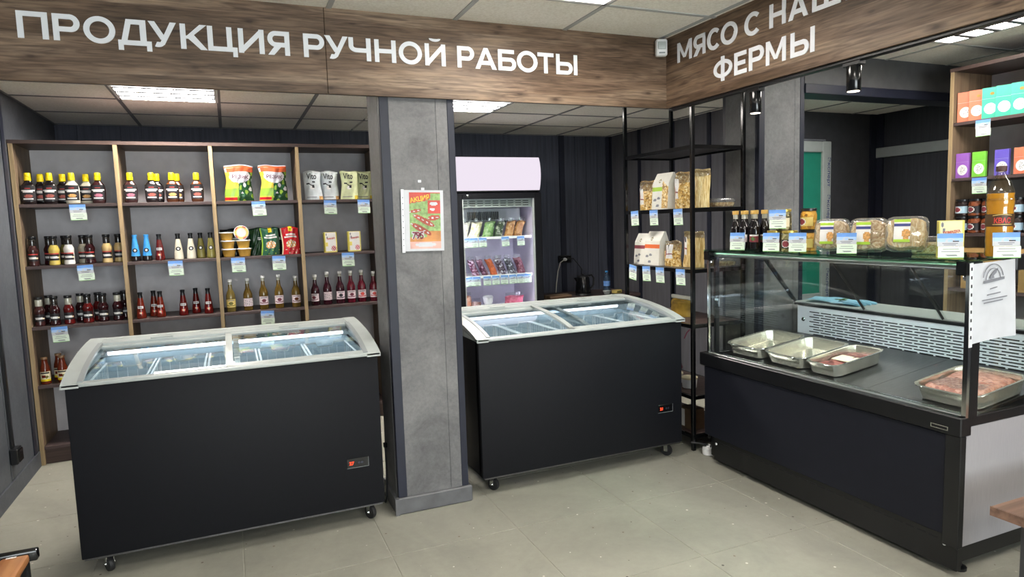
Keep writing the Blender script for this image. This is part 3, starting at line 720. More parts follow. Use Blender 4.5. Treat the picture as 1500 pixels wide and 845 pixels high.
def chips(seed):
    def mf(u, v):
        if v > .80: return 1 if .81 < v < .985 and (u > .06 or v > .93) else 2
        if ((u-.52)/.40)**2+((v-.67)/.17)**2 < 1 or ((u-.4)/.25)**2+((v-.76)/.13)**2 < 1: return 2
        if ((u-.27)/.21)**2+((v-.40)/.17)**2 < 1: return 4 if v > .36 else 3
        if v < .12 and u < .42: return 5 if .03 < v < .09 else 4
        if u < .46: return 3 if v < .34 else 4
        k = math.sin(17*u+5*v)*math.sin(15*v-7*u)
        return 2 if k > .55 and v > .2 else 3 if k < -.55 else 6
    def f():
        me = bagmesh(.19, .25, .07, ['bag_lime', 'bag_orange', 'bag_cloud', 'bag_lime', 'bag_yellow', 'bag_red', 'bag_dkgreen'], mf, 34, 40, .08, .10, .03, seed=seed)
        return [P('bag', me, None), P('lettering', text_mesh('РЕЗИК', .026, 'word_maroon', .03, .105), None, (.006, -.040, .152), (.02, math.radians(4), 0))]
    return f
def vito(mname, corner):
    def f():
        def mf(u, v):
            if u > .76 and v < .12: return 2
            if (.14 < v < .155 or .08 < v < .09) and .1 < u < .62: return 3
            # bird of pray shape: wing stroke and body
            w = abs(v-(.50+.10*(u-.2)+.06*math.sin(9*u)))
            if w < .022 and .12 < u < .58: return 1
            if ((u-.55)/.10)**2+((v-.60)/.035)**2 < 1: return 1
            if ((u-.50)/.07)**2+((v-.42)/.03)**2 < 1: return 1
            if ((u-.42)/.12)**2+((v-.41)/.06)**2 < 1: return 4
            return 0
        me = bagmesh(.128, .208, .075, [mname, 'ink', corner, 'ink_grey', 'label_white'], mf, 30, 40, .06, .03, .045, .9, seed=len(mname))
        return [P('bag', me, None), P('lettering', text_mesh('Vito', .044, 'ink', .02, .068), None, (-.012, -.040, .145), (-.10, 0, 0))]
    return f
def greenpack(front, accent, lime, seed, plain=False):
    def f():
        def mf(u, v):
            if plain: return 4 if (.62 < v < .645 or .56 < v < .59) and u > .45 else 0
            if .84 < v and .42 < u < .62: return 1
            if (.70 < v < .745 and .25 < u < .8) or (.61 < v < .655 and .18 < u < .86): return 4
            if ((u-.5)/.28)**2+((v-.38)/.14)**2 < 1: return 2 if math.sin(40*u)*math.sin(33*v) > -.2 else 4
            if v < .2 and math.sin(17*u+1)*math.sin(26*v) > .8: return 3
            if u < .07: return 3
            return 0
        me = bagmesh(.125, .195, .06, [front, 'cap_yellow', 'toast_print', lime, 'label_white'], mf, 30, 36, .04, 0, .03, .9, seed=seed)
        return [P('bag', me, None)]
    return f
def tub():
    b = MB().lathe([(.033, 0), (.036, .002), (.044, .047), (.046, .05)], 24)
    l = MB().lathe([(.049, 0), (.050, .001), (.050, .006), (.047, .008)], 24)
    return [P('tub_body', b, mk('tub_yellow', 'c79a45', .3)), P('lid', l, 'white_plastic', (0, 0, .049))]
def tub_side():
    b = MB().lathe([(.033, 0), (.036, .002), (.044, .047), (.046, .05)], 24)
    l = MB().lathe([(.049, 0), (.050, .001), (.050, .006), (.047, .008)], 24)
    p = MB().grid(lambda u, v: (v*.046*math.cos(2*PI*u), v*.046*math.sin(2*PI*u), .0586), 32, 6, 0, lambda u, v: 0 if v < .66 else (2 if int(u*9) % 2 and v > .8 else 1))
    return [P('tub_body', b, 'tub_yellow'), P('lid', l, 'white_plastic', (0, 0, .049)), P('label', p, ['label_white', 'label_yellow', 'red_print'])]
mk('box_cream', 'e8e2b6', .5); mk('box_yellow', 'e2d36a', .5)
def candybox(wd=.088, h=.147, dp=.045, word=None):
    def f():
        b = MB().box((-wd/2, 0, 0), (wd/2, dp, h), 0, bev=.0012)
        def mf(u, v):
            if u > .93 or v < .04 or u < .04: return 1
            if ((u-.72)/.22)**2+((v-.20)/.13)**2 < 1: return 2 if (u+v) % .16 < .1 else 3
            if (u-.12)**2*1+(v-.9)**2 < .004 or (u-.18)**2+(v-.74)**2 < .004: return 4
            if u < .24 and .3 < v < .5: return 1
            return 0
        g = MB().grid(lambda u, v: (-wd/2+.002+u*(wd-.004), -.0006, .002+v*(h-.004)), 30, 40, 0, mf, False)
        sd = MB().quad([(-wd/2-.0005, dp*.9, .004), (-wd/2-.0005, dp*.1, .004), (-wd/2-.0005, dp*.1, h-.004), (-wd/2-.0005, dp*.9, h-.004)])
        return [P('carton', b, 'box_yellow'), P('front_print', g, ['label_white' if not word else 'box_cream', 'box_yellow', 'bag_red', 'bag_cloud', 'ink_grey']), P('side_print', sd, mk('box_olive', 'bdb04e', .5)),
                P('lettering', text_mesh('ПОМАДКА', .014, 'red_print', .03, wd*.66), None, (.002, -.0012, h*.64), (0, math.radians(-8), 0))]
    return f
def pricetag_parts(w=.088):
    a, b = .052, .046
    up = MB().box((-w/2, -.0008, -a), (w/2, .0008, 0))
    def mf(u, v):
        r = math.hypot((u-.5)*1.15, (v-.42)*.75)
        if v > .34 and .13 < r < .19: return 1
        if v < .34: return 1
        if r < .12: return 2
        return 2 if v < .62 else 0
    sky = MB().grid(lambda u, v: (-w/2+u*w, -.0014, -a+v*a), 22, 14, 0, mf, False)
    ln = MB()
    for z, x0, x1 in ((-.040, -.6, .6), (-.046, -.5, .45)): ln.quad([(x0*w/2, -.0018, z-.0013), (x1*w/2, -.0018, z-.0013), (x1*w/2, -.0018, z+.0013), (x0*w/2, -.0018, z+.0013)], 1)
    ln.quad([(.1*w, -.0018, -.0335), (.34*w, -.0018, -.0335), (.34*w, -.0018, -.0295), (.1*w, -.0018, -.0295)], 0)
    lo = MB().box((-w/2, -.0008, -b), (w/2, .0008, 0))
    tx = MB()
    for z, x0, x1 in ((-.010, -.62, .6), (-.020, -.75, .7), (-.033, -.4, .45), (-.036, -.3, .5)): tx.quad([(x0*w/2, -.0012, z-.0012), (x1*w/2, -.0012, z-.0012), (x1*w/2, -.0012, z+.0012), (x0*w/2, -.0012, z+.0012)])
    tx.quad([(-w/2, -.0012, -b), (w/2, -.0012, -b), (w/2, -.0012, -b+.003), (-w/2, -.0012, -b+.003)], 1)
    return [P('upper_card', up, 'paper', kids=[('print', sky.mesh('print', [MATS['sky_print'], MATS['paper'], MATS['sky_light']]), (0, 0, 0), (0, 0, 0), None), ('print', ln.mesh('print', [MATS['ink'], MATS['ink_grey']]), (0, 0, 0), (0, 0, 0), None)]),
            P('lower_card', lo, 'paper_green', (.003, -.001, -a-.001), (.03, 0, 0), kids=[('handwriting', tx.mesh('handwriting', [MATS['ink_grey'], mat('tag_green', '7fc06a', .6)]), (0, 0, 0), (0, 0, 0), None)])]
def pricetag(loc, label, rz=0., tilt=0., lean=0., group='blue and white price tags', s=1.):
    return place('price_tag', 'pricetag', pricetag_parts, label, 'price tag', loc, group=group, rot=(lean, tilt, rz), scale=(s, s, s))

# ------------------------------------------------------------------ goods of the left bookcase
FY, BY = 5.03, 5.135
def bottle(key, build, x, y, z, label, group, rz=None):
    place('bottle', key, build, label, 'bottle', (x, y, z+.0005), random.uniform(-.08, .08) if rz is None else rz, group)
sq = {'k': ('sauce_black', 'meat_print'), 'c': ('sauce_cream', 'toast_print'), 'b': ('sauce_brown', 'pink_print'), 'r': ('sauce_rust', 'meat_print'), 't': ('sauce_rust', 'toast_print')}
for k, x, y, lb in [
    ('k', -1.128, FY, 'black sauce bottle with yellow cap, leftmost on the top shelf of the left bookcase'),
    ('k', -1.085, BY, 'black sauce bottle with yellow cap half hidden behind the leftmost one on the top shelf'),
    ('k', -1.015, FY, 'black sauce bottle with yellow cap directly left of the two cream ones, front row'),
    ('k', -.965, BY, 'black sauce bottle with yellow cap in the back row next to the cream bottles'),
    ('c', -.897, FY, 'cream sauce bottle with yellow cap in front, above the price tag'),
    ('c', -.835, BY, 'cream sauce bottle with yellow cap standing behind another cream bottle'),
    ('b', -.753, FY, 'brown sauce bottle with yellow cap and pink meat label, right end of the first bay'),
    ('b', -.571, FY, 'brown sauce bottle with yellow cap, first from the left in the second bay'),
    ('k', -.448, FY, 'black sauce bottle with yellow cap, second from the left in the second bay'),
    ('k', -.422, 5.12, 'black sauce bottle with yellow cap tucked behind the second bottle of the second bay'),
    ('t', -.326, FY, 'rust brown sauce bottle with yellow cap, third along the second bay'),
    ('t', -.300, 5.12, 'rust brown sauce bottle with yellow cap tucked behind the third bottle of the second bay'),
    ('r', -.176, FY, 'rust brown sauce bottle with yellow cap, alone at the right of the second bay')]:
    bottle('sq'+k, squeeze(*sq[k]), x, y, SH[0], lb, 'yellow-capped squeeze bottles on the top shelf', 0.0)
g2 = 'glass sauce bottles on the second shelf'
for m, x, y, lb in [
    ('sauce_brown', -1.138, FY, 'dark brown sauce bottle with black cap, leftmost on the second shelf'),
    ('sauce_wine', -1.068, 5.11, 'very dark sauce bottle behind the leftmost pair on the second shelf'),
    ('sauce_yellow', -1.025, FY-.01, 'mustard yellow sauce bottle with black cap on the second shelf'),
    ('sauce_olive', -.985, BY, 'olive sauce bottle peeking between the yellow and the white bottle'),
    ('sauce_white', -.945, FY-.01, 'white sauce bottle with black cap on the second shelf'),
    ('sauce_greytan', -.883, BY-.02, 'greyish tan sauce bottle right behind the white one'),
    ('sauce_wine', -.832, FY, 'dark purple sauce bottle with black cap right of the greyish one'),
    ('sauce_tan', -.736, FY, 'pale tan sauce bottle in front near the first divider, second shelf'),
    ('sauce_tan', -.678, BY-.03, 'pale tan sauce bottle touching the first divider, second shelf')]:
    bottle('jb'+m, jarbottle(m), x, y, SH[1], lb, g2)
g2b = 'tapered sauce bottles on the second shelf'
for key, bd, x, y, lb in [
    ('blue', lambda: conebottle('sauce_black', 'cap_blue', True, 'cap_blue')(), -.574, FY, 'blue-wrapped dark sauce bottle nearest the first divider'),
    ('blue', lambda: conebottle('sauce_black', 'cap_blue', True, 'cap_blue')(), -.506, FY, 'second blue-wrapped dark sauce bottle, left of the brown-red one'),
    ('brn', conebottle('sauce_red', oval=False), -.431, FY, 'brown-red tapered bottle with black cap beside the blue ones'),
    ('crm', conebottle('sauce_cream'), -.318, FY, 'cream tapered bottle with black oval label, left one of two'),
    ('crm', conebottle('sauce_cream'), -.241, FY, 'cream tapered bottle with black oval label, right one of two'),
    ('olv', conebottle('sauce_olive'), -.183, 5.11, 'olive dressing bottle in the back row right of the cream bottles'),
    ('olv', conebottle('sauce_olive'), -.117, FY, 'olive dressing bottle next to the second divider')]:
    bottle('cb'+key, bd, x, y, SH[1], lb, g2b)
g3 = 'dark sauce bottles on the third shelf'
for m, nk, x, y, lb in [
    ('sauce_brown', 2, -1.138, FY, 'clear-necked dark bottle, leftmost on the third shelf'),
    ('sauce_wine', 2, -1.105, BY, 'dark bottle hidden behind the leftmost ones of the third shelf'),
    ('sauce_wine', 0, -1.055, FY-.005, 'dark bottle with ribbed neck above the lower price tag'),
    ('sauce_red', 2, -.979, FY, 'red sauce bottle with clear neck in the middle of the first bay, third shelf'),
    ('sauce_wine', 2, -.930, BY, 'dark clear-necked bottle in the back row, third shelf, middle'),
    ('sauce_red', 0, -.874, FY, 'bright red sauce bottle with ribbed black neck, third shelf'),
    ('sauce_red', 0, -.830, BY, 'dark red ribbed bottle in the back row, third shelf'),
    ('sauce_wine', 0, -.787, FY, 'very dark ribbed bottle in front, third shelf, right of the bright red one'),
    ('sauce_wine', 2, -.705, FY, 'dark clear-necked bottle near the first divider, third shelf'),
    ('sauce_wine', 0, -.677, BY, 'black bottle squeezed against the first divider, third shelf')]:
    bottle('j3%s%d' % (m, nk), jarbottle(m, nk, stripe=False), x, y, SH[2], lb, g3)
for x, y, lb in [(-.571, FY, 'leftmost red chili bottle with black cap on the third shelf'), (-.500, 5.11, 'second red chili bottle, standing back'), (-.454, FY, 'third red chili bottle, rusty tone, in front'),
                 (-.316, FY, 'fourth red bottle with black cap, middle of the second bay'), (-.240, 5.11, 'fifth red bottle, standing back, middle of the second bay'), (-.160, FY, 'rightmost red bottle, next to the second divider')]:
    m = 'sauce_chili' if x < -.4 else 'sauce_ketchup'
    bottle('c3'+m, conebottle(m, oval=False), x, y, SH[2], lb+', third shelf' if 'third shelf' not in lb else lb, 'tapered red sauce bottles on the third shelf')
for m, l_, e_, tn, x, h, lb in [
    ('amber_pale', 'label_yellow', 'sauce_olive', 0, -.016, .95, 'amber lemonade bottle with yellow label, leftmost of the five in the third bay'),
    ('amber', 'label_pink', 'wine_print', 1, .096, .95, 'amber drink bottle turned so its label shows small print, second of five'),
    ('amber', 'label_pink', 'wine_print', 0, .200, 1.01, 'amber drink bottle with pink label, third of five'),
    ('amber', 'label_pink', 'wine_print', 0, .304, 1.01, 'amber drink bottle with pink label, fourth of five'),
    ('amber', 'label_pink', 'sauce_rust', 0, .420, .95, 'amber drink bottle with orange emblem, nearest the third divider')]:
    o = place('bottle', 'dr%s%s%s%d' % (m, l_, e_, tn), drink(m, l_, e_, tn), lb, 'bottle', (x, FY, SH[2]+.0005), 0, 'amber drink bottles on the third shelf', scale=(1, 1, h))
for m, e_, tn, x, h, lb in [
    ('berry', 'wine_print', 0, .556, .94, 'dark berry drink bottle, leftmost of the six in the fourth bay'),
    ('berry', 'wine_print', 1, .643, 1.01, 'dark berry drink bottle with its printed back turned out, second of six'),
    ('berry', 'ink', 0, .735, 1.01, 'dark berry drink bottle with black emblem, third of six'),
    ('berry_red', 'wine_print', 0, .815, 1.01, 'red berry drink bottle, fourth of six'),
    ('berry_red', 'red_print', 0, .894, 1.01, 'red berry drink bottle, fifth of six'),
    ('berry_red', 'red_print', 0, .982, .95, 'red berry drink bottle, rightmost of six')]:
    place('bottle', 'dr%s%s%d' % (m, e_, tn), drink(m, 'label_pink', e_, tn), lb, 'bottle', (x, FY, SH[2]+.0005), -.5 if lb.endswith('leftmost of the six in the fourth bay') else 0, 'berry drink bottles on the third shelf', scale=(1, 1, h))
for x, y, lb in [(-1.138, FY, 'juice bottle with vegetable label, leftmost on the fourth shelf'), (-1.085, BY, 'juice bottle standing back between two others on the fourth shelf'),
                 (-1.045, FY, 'juice bottle with vegetable label in front, next to the freezer corner'), (-.955, 5.11, 'juice bottle whose top shows above the freezer edge')]:
    bottle('juice', juicebottle, x, y, SH[3], lb, 'juice bottles on the fourth shelf')
place('snack_bag', 'chips1', chips(3), 'puffy snack bag with orange top and white cloud, left one of two', 'snack bag', (.091, FY+.01, SH[0]+.001), .06, 'snack bags on the top shelf', rot=(0, 0, .1))
place('snack_bag', 'chips2', chips(9), 'puffy snack bag with orange top and white cloud, right one of two', 'snack bag', (.317, FY+.01, SH[0]+.001), 0, 'snack bags on the top shelf')
for m, c, x, y, lb in [('bag_silver', 'toast_print', .585, FY, 'silver stand-up pouch with black bird print, left one'), ('bag_silver', 'toast_print', .705, FY+.02, 'silver stand-up pouch with black bird print, right one'),
                    ('bag_palegreen', 'bag_yellow', .845, FY, 'pale green stand-up pouch with black bird print, left one'), ('bag_palegreen', 'bag_yellow', .962, FY+.03, 'pale green stand-up pouch at the right side panel')]:
    place('pouch', 'vito'+m, vito(m, c), lb, 'pouch', (x, y, SH[0]+.001), random.uniform(-.08, .05), 'bird-print pouches on the top shelf')
for x, z, lb in [(-.005, 0, 'yellow tub with white lid, bottom of the left stack'), (-.009, .0575, 'yellow tub with white lid, middle of the left stack'), (-.014, .115, 'yellow tub with white lid, top of the left stack'),
                 (.096, 0, 'yellow tub with white lid, bottom of the right stack'), (.092, .0575, 'yellow tub with white lid, upper tub of the right stack')]:
    place('tub', 'tub', tub, lb+' on the second shelf', 'tub', (x, FY+.02, SH[1]+.0008+z), 0, 'yellow tubs on the second shelf')
place('tub', 'tubside', tub_side, 'yellow tub on its side atop the right stack, round label facing out', 'tub', (.083, FY+.05, SH[1]+.1155+.0515), group='yellow tubs on the second shelf', rot=(PI/2, 0, 0))
for key, a, l_, pl, x, y, lb in [('dk', 'bag_forest', 'bag_lime', True, .19, 5.10, 'dark green pouch half hidden behind the tubs'), ('gr', 'bag_green', 'bag_lime', False, .268, FY, 'green pouch with picture of pieces, centre of the third bay'),
                     ('rd', 'bag_red', 'label_cream', False, .405, FY, 'red pouch with yellow tab beside the third divider'), ('bk', 'bag_black', 'bag_lime', True, .305, 5.14, 'black-green pouch standing behind the green pouch'), ('bk2', 'bag_black', 'bag_lime', True, .01, 5.14, 'black pouch behind the left tub stack')]:
    place('pouch', 'gp'+key, greenpack(a, 'cap_yellow', l_, len(key)+ord(key[0]), pl), lb, 'pouch', (x, y, SH[1]+.001), 0, 'coloured pouches on the second shelf')
for x, lb in ((.685, 'cream and yellow carton with red lettering, left one in the fourth bay'), (.858, 'cream and yellow carton with red lettering, right one in the fourth bay')):
    place('carton', 'candy', candybox(.088, .147), lb, 'carton', (x, FY-.03, SH[1]+.0005), .12, 'cream cartons on the second shelf')
for x, z, lb in [(-.867, SH[0], 'price tag hanging below the cream sauce bottles'), (.205, SH[0], 'price tag hanging between the two snack bags'), (.691, SH[0], 'price tag hanging below the silver pouches'), (.931, SH[0], 'price tag hanging below the pale green pouches'),
                 (-.857, SH[1], 'price tag hanging below the white and grey sauce bottles'), (-.340, SH[1], 'price tag hanging below the cream tapered bottles'), (.048, SH[1], 'price tag hanging below the yellow tubs'), (.316, SH[1], 'price tag hanging below the green pouch'), (.796, SH[1], 'price tag hanging below the cream cartons'),
                 (-1.028, SH[2], 'price tag hanging below the dark bottles at the left of the third shelf'), (.216, SH[2], 'price tag hanging below the amber drink bottles')]:
    pricetag((x, 4.968, z-.006), lb, tilt=random.uniform(-.05, .05))

# ------------------------------------------------------------------ chest freezers
PROF = [(-.018, .842), (.0, .850), (.045, .862), (.10, .876), (.17, .890), (.25, .902), (.34, .913), (.44, .921), (.54, .927), (.62, .930), (.70, .929)]
def zprof(y):
    for (a, b), (c, d_) in zip(PROF[:-1], PROF[1:]):
        if a <= y <= c: return b+(d_-b)*(y-a)/(c-a)
    return PROF[-1][1]
def strip(mb, y0, y1, x0f, x1f, t0=-.012, t1=.004, n=14, mi=0):
    """a band that follows the lid profile between two x edges"""
    vs = []; fs = []
    for i in range(n+1):
        y = y0+(y1-y0)*i/n; z = zprof(y)
        a = x0f(y) if callable(x0f) else x0f; b = x1f(y) if callable(x1f) else x1f
        vs += [(a, y, z+t0), (b, y, z+t0), (b, y, z+t1), (a, y, z+t1)]
    for i in range(n):
        p, q = i*4, i*4+4
        for k in range(4): fs.append((p+k, p+(k+1) % 4, q+(k+1) % 4, q+k))
    fs += [(0, 1, 2, 3), (n*4+3, n*4+2, n*4+1, n*4)]
    mb.add(vs, fs, mi, True); return mb
def caster(parent, x, y):
    c = MB().box((-.022, -.022, .098), (.022, .022, .104), 0).box((-.016, -.012, .03), (-.013, .012, .1), 0).box((.013, -.012, .03), (.016, .012, .1), 0).tube([(-.02, 0, .035), (.02, 0, .035)], .004, 8, 0)
    o = part('caster', c, 'chrome', parent, (x, y, 0), (0, 0, .5))
    w = MB().lathe([(.02, -.011), (.033, -.010), (.035, -.004), (.035, .004), (.033, .010), (.02, .011)], 20).move(lambda p: Vector((p.z, p.x, p.y+.035)))
    part('wheel', w, 'rubber', o)
def freezer(name, label, loc, L, bars, digits):
    f = thing(name, label, 'chest freezer', loc)
    D = .68; e = .012
    b = MB().box((0, 0, .10), (L, .05, .842), 0, bev=.005, seg=2).box((0, D-.05, .10), (L, D, .842), 0, bev=.004).box((0, .02, .10), (.05, D-.02, .842), 0, bev=.004).box((L-.05, .02, .10), (L, D-.02, .842), 0, bev=.004).box((.01, .01, .10), (L-.01, D-.01, .16), 0)
    part('body', b, 'freezer_black', f)
    part('bottom_edge', MB().box((.01, .004, .0925), (L-.01, .02, .101)), 'steel_dark', f)
    li = MB().box((.048, .048, .16), (L-.048, D-.048, .165)).box((.047, .047, .16), (L-.047, .054, .845)).box((.047, D-.054, .16), (L-.047, D-.047, .845)).box((.047, .05, .16), (.054, D-.05, .845)).box((L-.054, .05, .16), (L-.047, D-.05, .845))
    part('liner', li, 'liner', f)
    # lid frame
    fm = MB(); strip(fm, -.018, .70, -.012, .052, -.010, .006); strip(fm, -.018, .70, L-.052, L+.012, -.010, .006)
    strip(fm, .53, .70, -.012, L+.012, -.04, .004, 4)
    fm.box((-.012, -.018, .835), (L+.012, .028, .852), 0, bev=.005, seg=2)
    # closed cheeks under the end arcs
    for xa, xb in ((-.010, .03), (L-.03, L+.010)):
        fm.prism([(-.014, .838)]+[(y, z-.01) for y, z in PROF]+[(.70, .838)], xa, xb, 0, 'YZ')
    fm.box((-.010, .66, .835), (L+.010, .70, .925), 0)
    part('lid_frame', fm, 'frame_grey', f)
    for k in range(3):
        gr = MB(); strip(gr, .545+.04*k, .551+.04*k, .03, L-.03, .0, .0048, 2); part('rail_groove', gr, 'frame_grey_dark', f)
    for ra in (.046, L-.066):
        ru = MB(); strip(ru, -.004, .52, ra, ra+.02, -.004, .009); part('runner', ru, 'frame_grey_dark', f)
    # two curved sliding panes
    cuts = bars
    for i, (a, c) in enumerate(((.056, cuts[-1]+.03), (cuts[0]-.03, L-.056))):
        g = MB(); dz = -.014 if i == 0 else -.004
        strip(g, .015, .53, a, c, dz-.004, dz)
        o = part('glass_lid', g, GLF, f)
        fr = MB(); strip(fr, .004, .03, a, c, dz-.008, dz+.006, 3); strip(fr, .505, .535, a, c, dz-.008, dz+.006, 3)
        if i == 0: strip(fr, .004, .535, c-.026, c, dz-.008, dz+.006)
        else: strip(fr, .004, .535, a, a+.03, dz-.008, dz+.006)
        part('lid_rim', fr, 'frame_grey', o)
    part('handle', MB().box((L*.25-.05, .515, .934), (L*.25+.05, .527, .942), bev=.003), 'frame_grey', f)
    part('handle', MB().box((L*.72-.05, .515, .934), (L*.72+.05, .527, .942), bev=.003), 'frame_grey', f)
    # light tube under the rear rail
    part('light_tube', MB().tube([(.07, .60, .872), (L-.07, .60, .872)], .013, 10), emit_mat('freezer_led', 'f2f7ff', 5.), f)
    # wire baskets
    n = 5; w = (L-.13)/n
    for i in range(n):
        x0, x1 = .065+i*w+.008, .065+(i+1)*w-.008; y0, y1, zt, zb = .075, .52, .832, .42; r = .0052
        wr = MB(); xm, hw = (x0+x1)/2, (x1-x0)
        for yy in (y0, y1):
            wr.tube([(x0, yy, zt-.08), (x0, yy, zt), (x0+hw*.28, yy, zt), (x0+hw*.32, yy, zt-.022), (x1-hw*.32, yy, zt-.022), (x1-hw*.28, yy, zt), (x1, yy, zt), (x1, yy, zt-.08)], r, 6)
        for xx in (x0, x1):
            wr.tube([(xx, y0, zt), (xx, y1, zt)], r, 6); wr.tube([(xx, y0, zt-.08), (xx, y1, zt-.08)], r*.8, 5)
        wr.tube([(x0, y0, zt-.08), (x1, y0, zt-.08)], r*.8, 5); wr.tube([(x0, y1, zt-.08), (x1, y1, zt-.08)], r*.8, 5); wr.tube([(x0, y0, zb), (x1, y0, zb), (x1, y1, zb), (x0, y1, zb)], r, 5, closed=True)
        for k in range(6):
            xx = x0+(x1-x0)*k/5
            wr.tube([(xx, y0, zt-.02), (xx, y0, zb), (xx, y1, zb), (xx, y1, zt-.02)], .0016, 4)
        for k in range(1, 7):
            yy = y0+(y1-y0)*k/7
            wr.tube([(x0, yy, zt-.01), (x0, yy, zb), (x1, yy, zb), (x1, yy, zt-.01)], .0016, 4)
        part('wire_basket', wr, 'white_wire', f)
    # control panel
    c = part('control_panel', MB().box((L-.172, -.0025, .30), (L-.07, .003, .345), 0, bev=.001), 'black_gloss', f)
    part('panel_rim', MB().box((L-.173, -.0031, .2985), (L-.069, -.002, .2998)).box((L-.0702, -.0031, .3), (L-.069, -.002, .345)), 'frame_grey_dark', c)
    link('digits', text_mesh(digits, .017, 'led_red', .03), c, (L-.15, -.003, .314))
    for k in range(2):
        part('button', MB().lathe([(.005, 0), (.006, .0006), (.006, .0012), (.004, .0014)], 14).move(lambda p: Vector((L-.115+.014*k+p.x, -.0028-p.z, .322+p.y))), 'strip_black', c)
    for x in (.085, L-.06):
        for y in (.075, D-.1): caster(f, x, y)
    return f
MATS['led_red'] = emit_mat('led_red', 'ff4a2a', 1.2)
freezer('chest_freezer', 'black chest freezer with curved glass lid in front of the left bookcase', (-.657, 3.157, 0), 1.275, [.637], '27')
freezer('chest_freezer', 'black chest freezer with curved glass lid between the pillar and the black rack', (1.149, 3.2, 0), 1.281, [.575, .665], '21')
wc2 = thing('power_cord', 'black power cord dropping to the floor between left freezer and pillar', 'cord', (.655, 3.40, 0))
part('cord', MB().tube([(.030, .02, .30), (.028, .0, .2), (.018, -.04, .11), (.01, -.06, .05), (.008, -.03, .008), (.006, .1, .006)], .005, 8), 'black_plastic', wc2); part('cord_clip', MB().box((.022, .01, .285), (.040, .03, .31), bev=.002), 'black_gloss', wc2)
mk('pink_pack', 'c9a3a8', .4, var=.15)
o = thing('frozen_pack', 'pale pink frozen pack in the left baskets of the right freezer', 'frozen pack', (1.559, 3.5, .4245))
part('pack', MB().box((-.088, -.16, 0), (.088, .16, .2), bev=.03, seg=3), 'pink_pack', o); part('seal', MB().box((-.08, -.01, .195), (.08, .01, .207)), 'pink_pack', o)
for i, (x, y, c, lb) in enumerate([(2.205, 3.385, 'label_cream', 'cream carton lying in the right end of the right freezer'), (2.268, 3.535, 'label_white', 'white carton at the back right of the right freezer')]):
    o = thing('frozen_carton', lb, 'carton', (x, y, .4245), .2-.3*i)
    part('carton', MB().box((-.05, -.035, 0), (.05, .035, .2), bev=.003), c, o); part('label', MB().box((-.035, -.0358, .05), (.035, -.034, .15)), 'ink_grey', o)

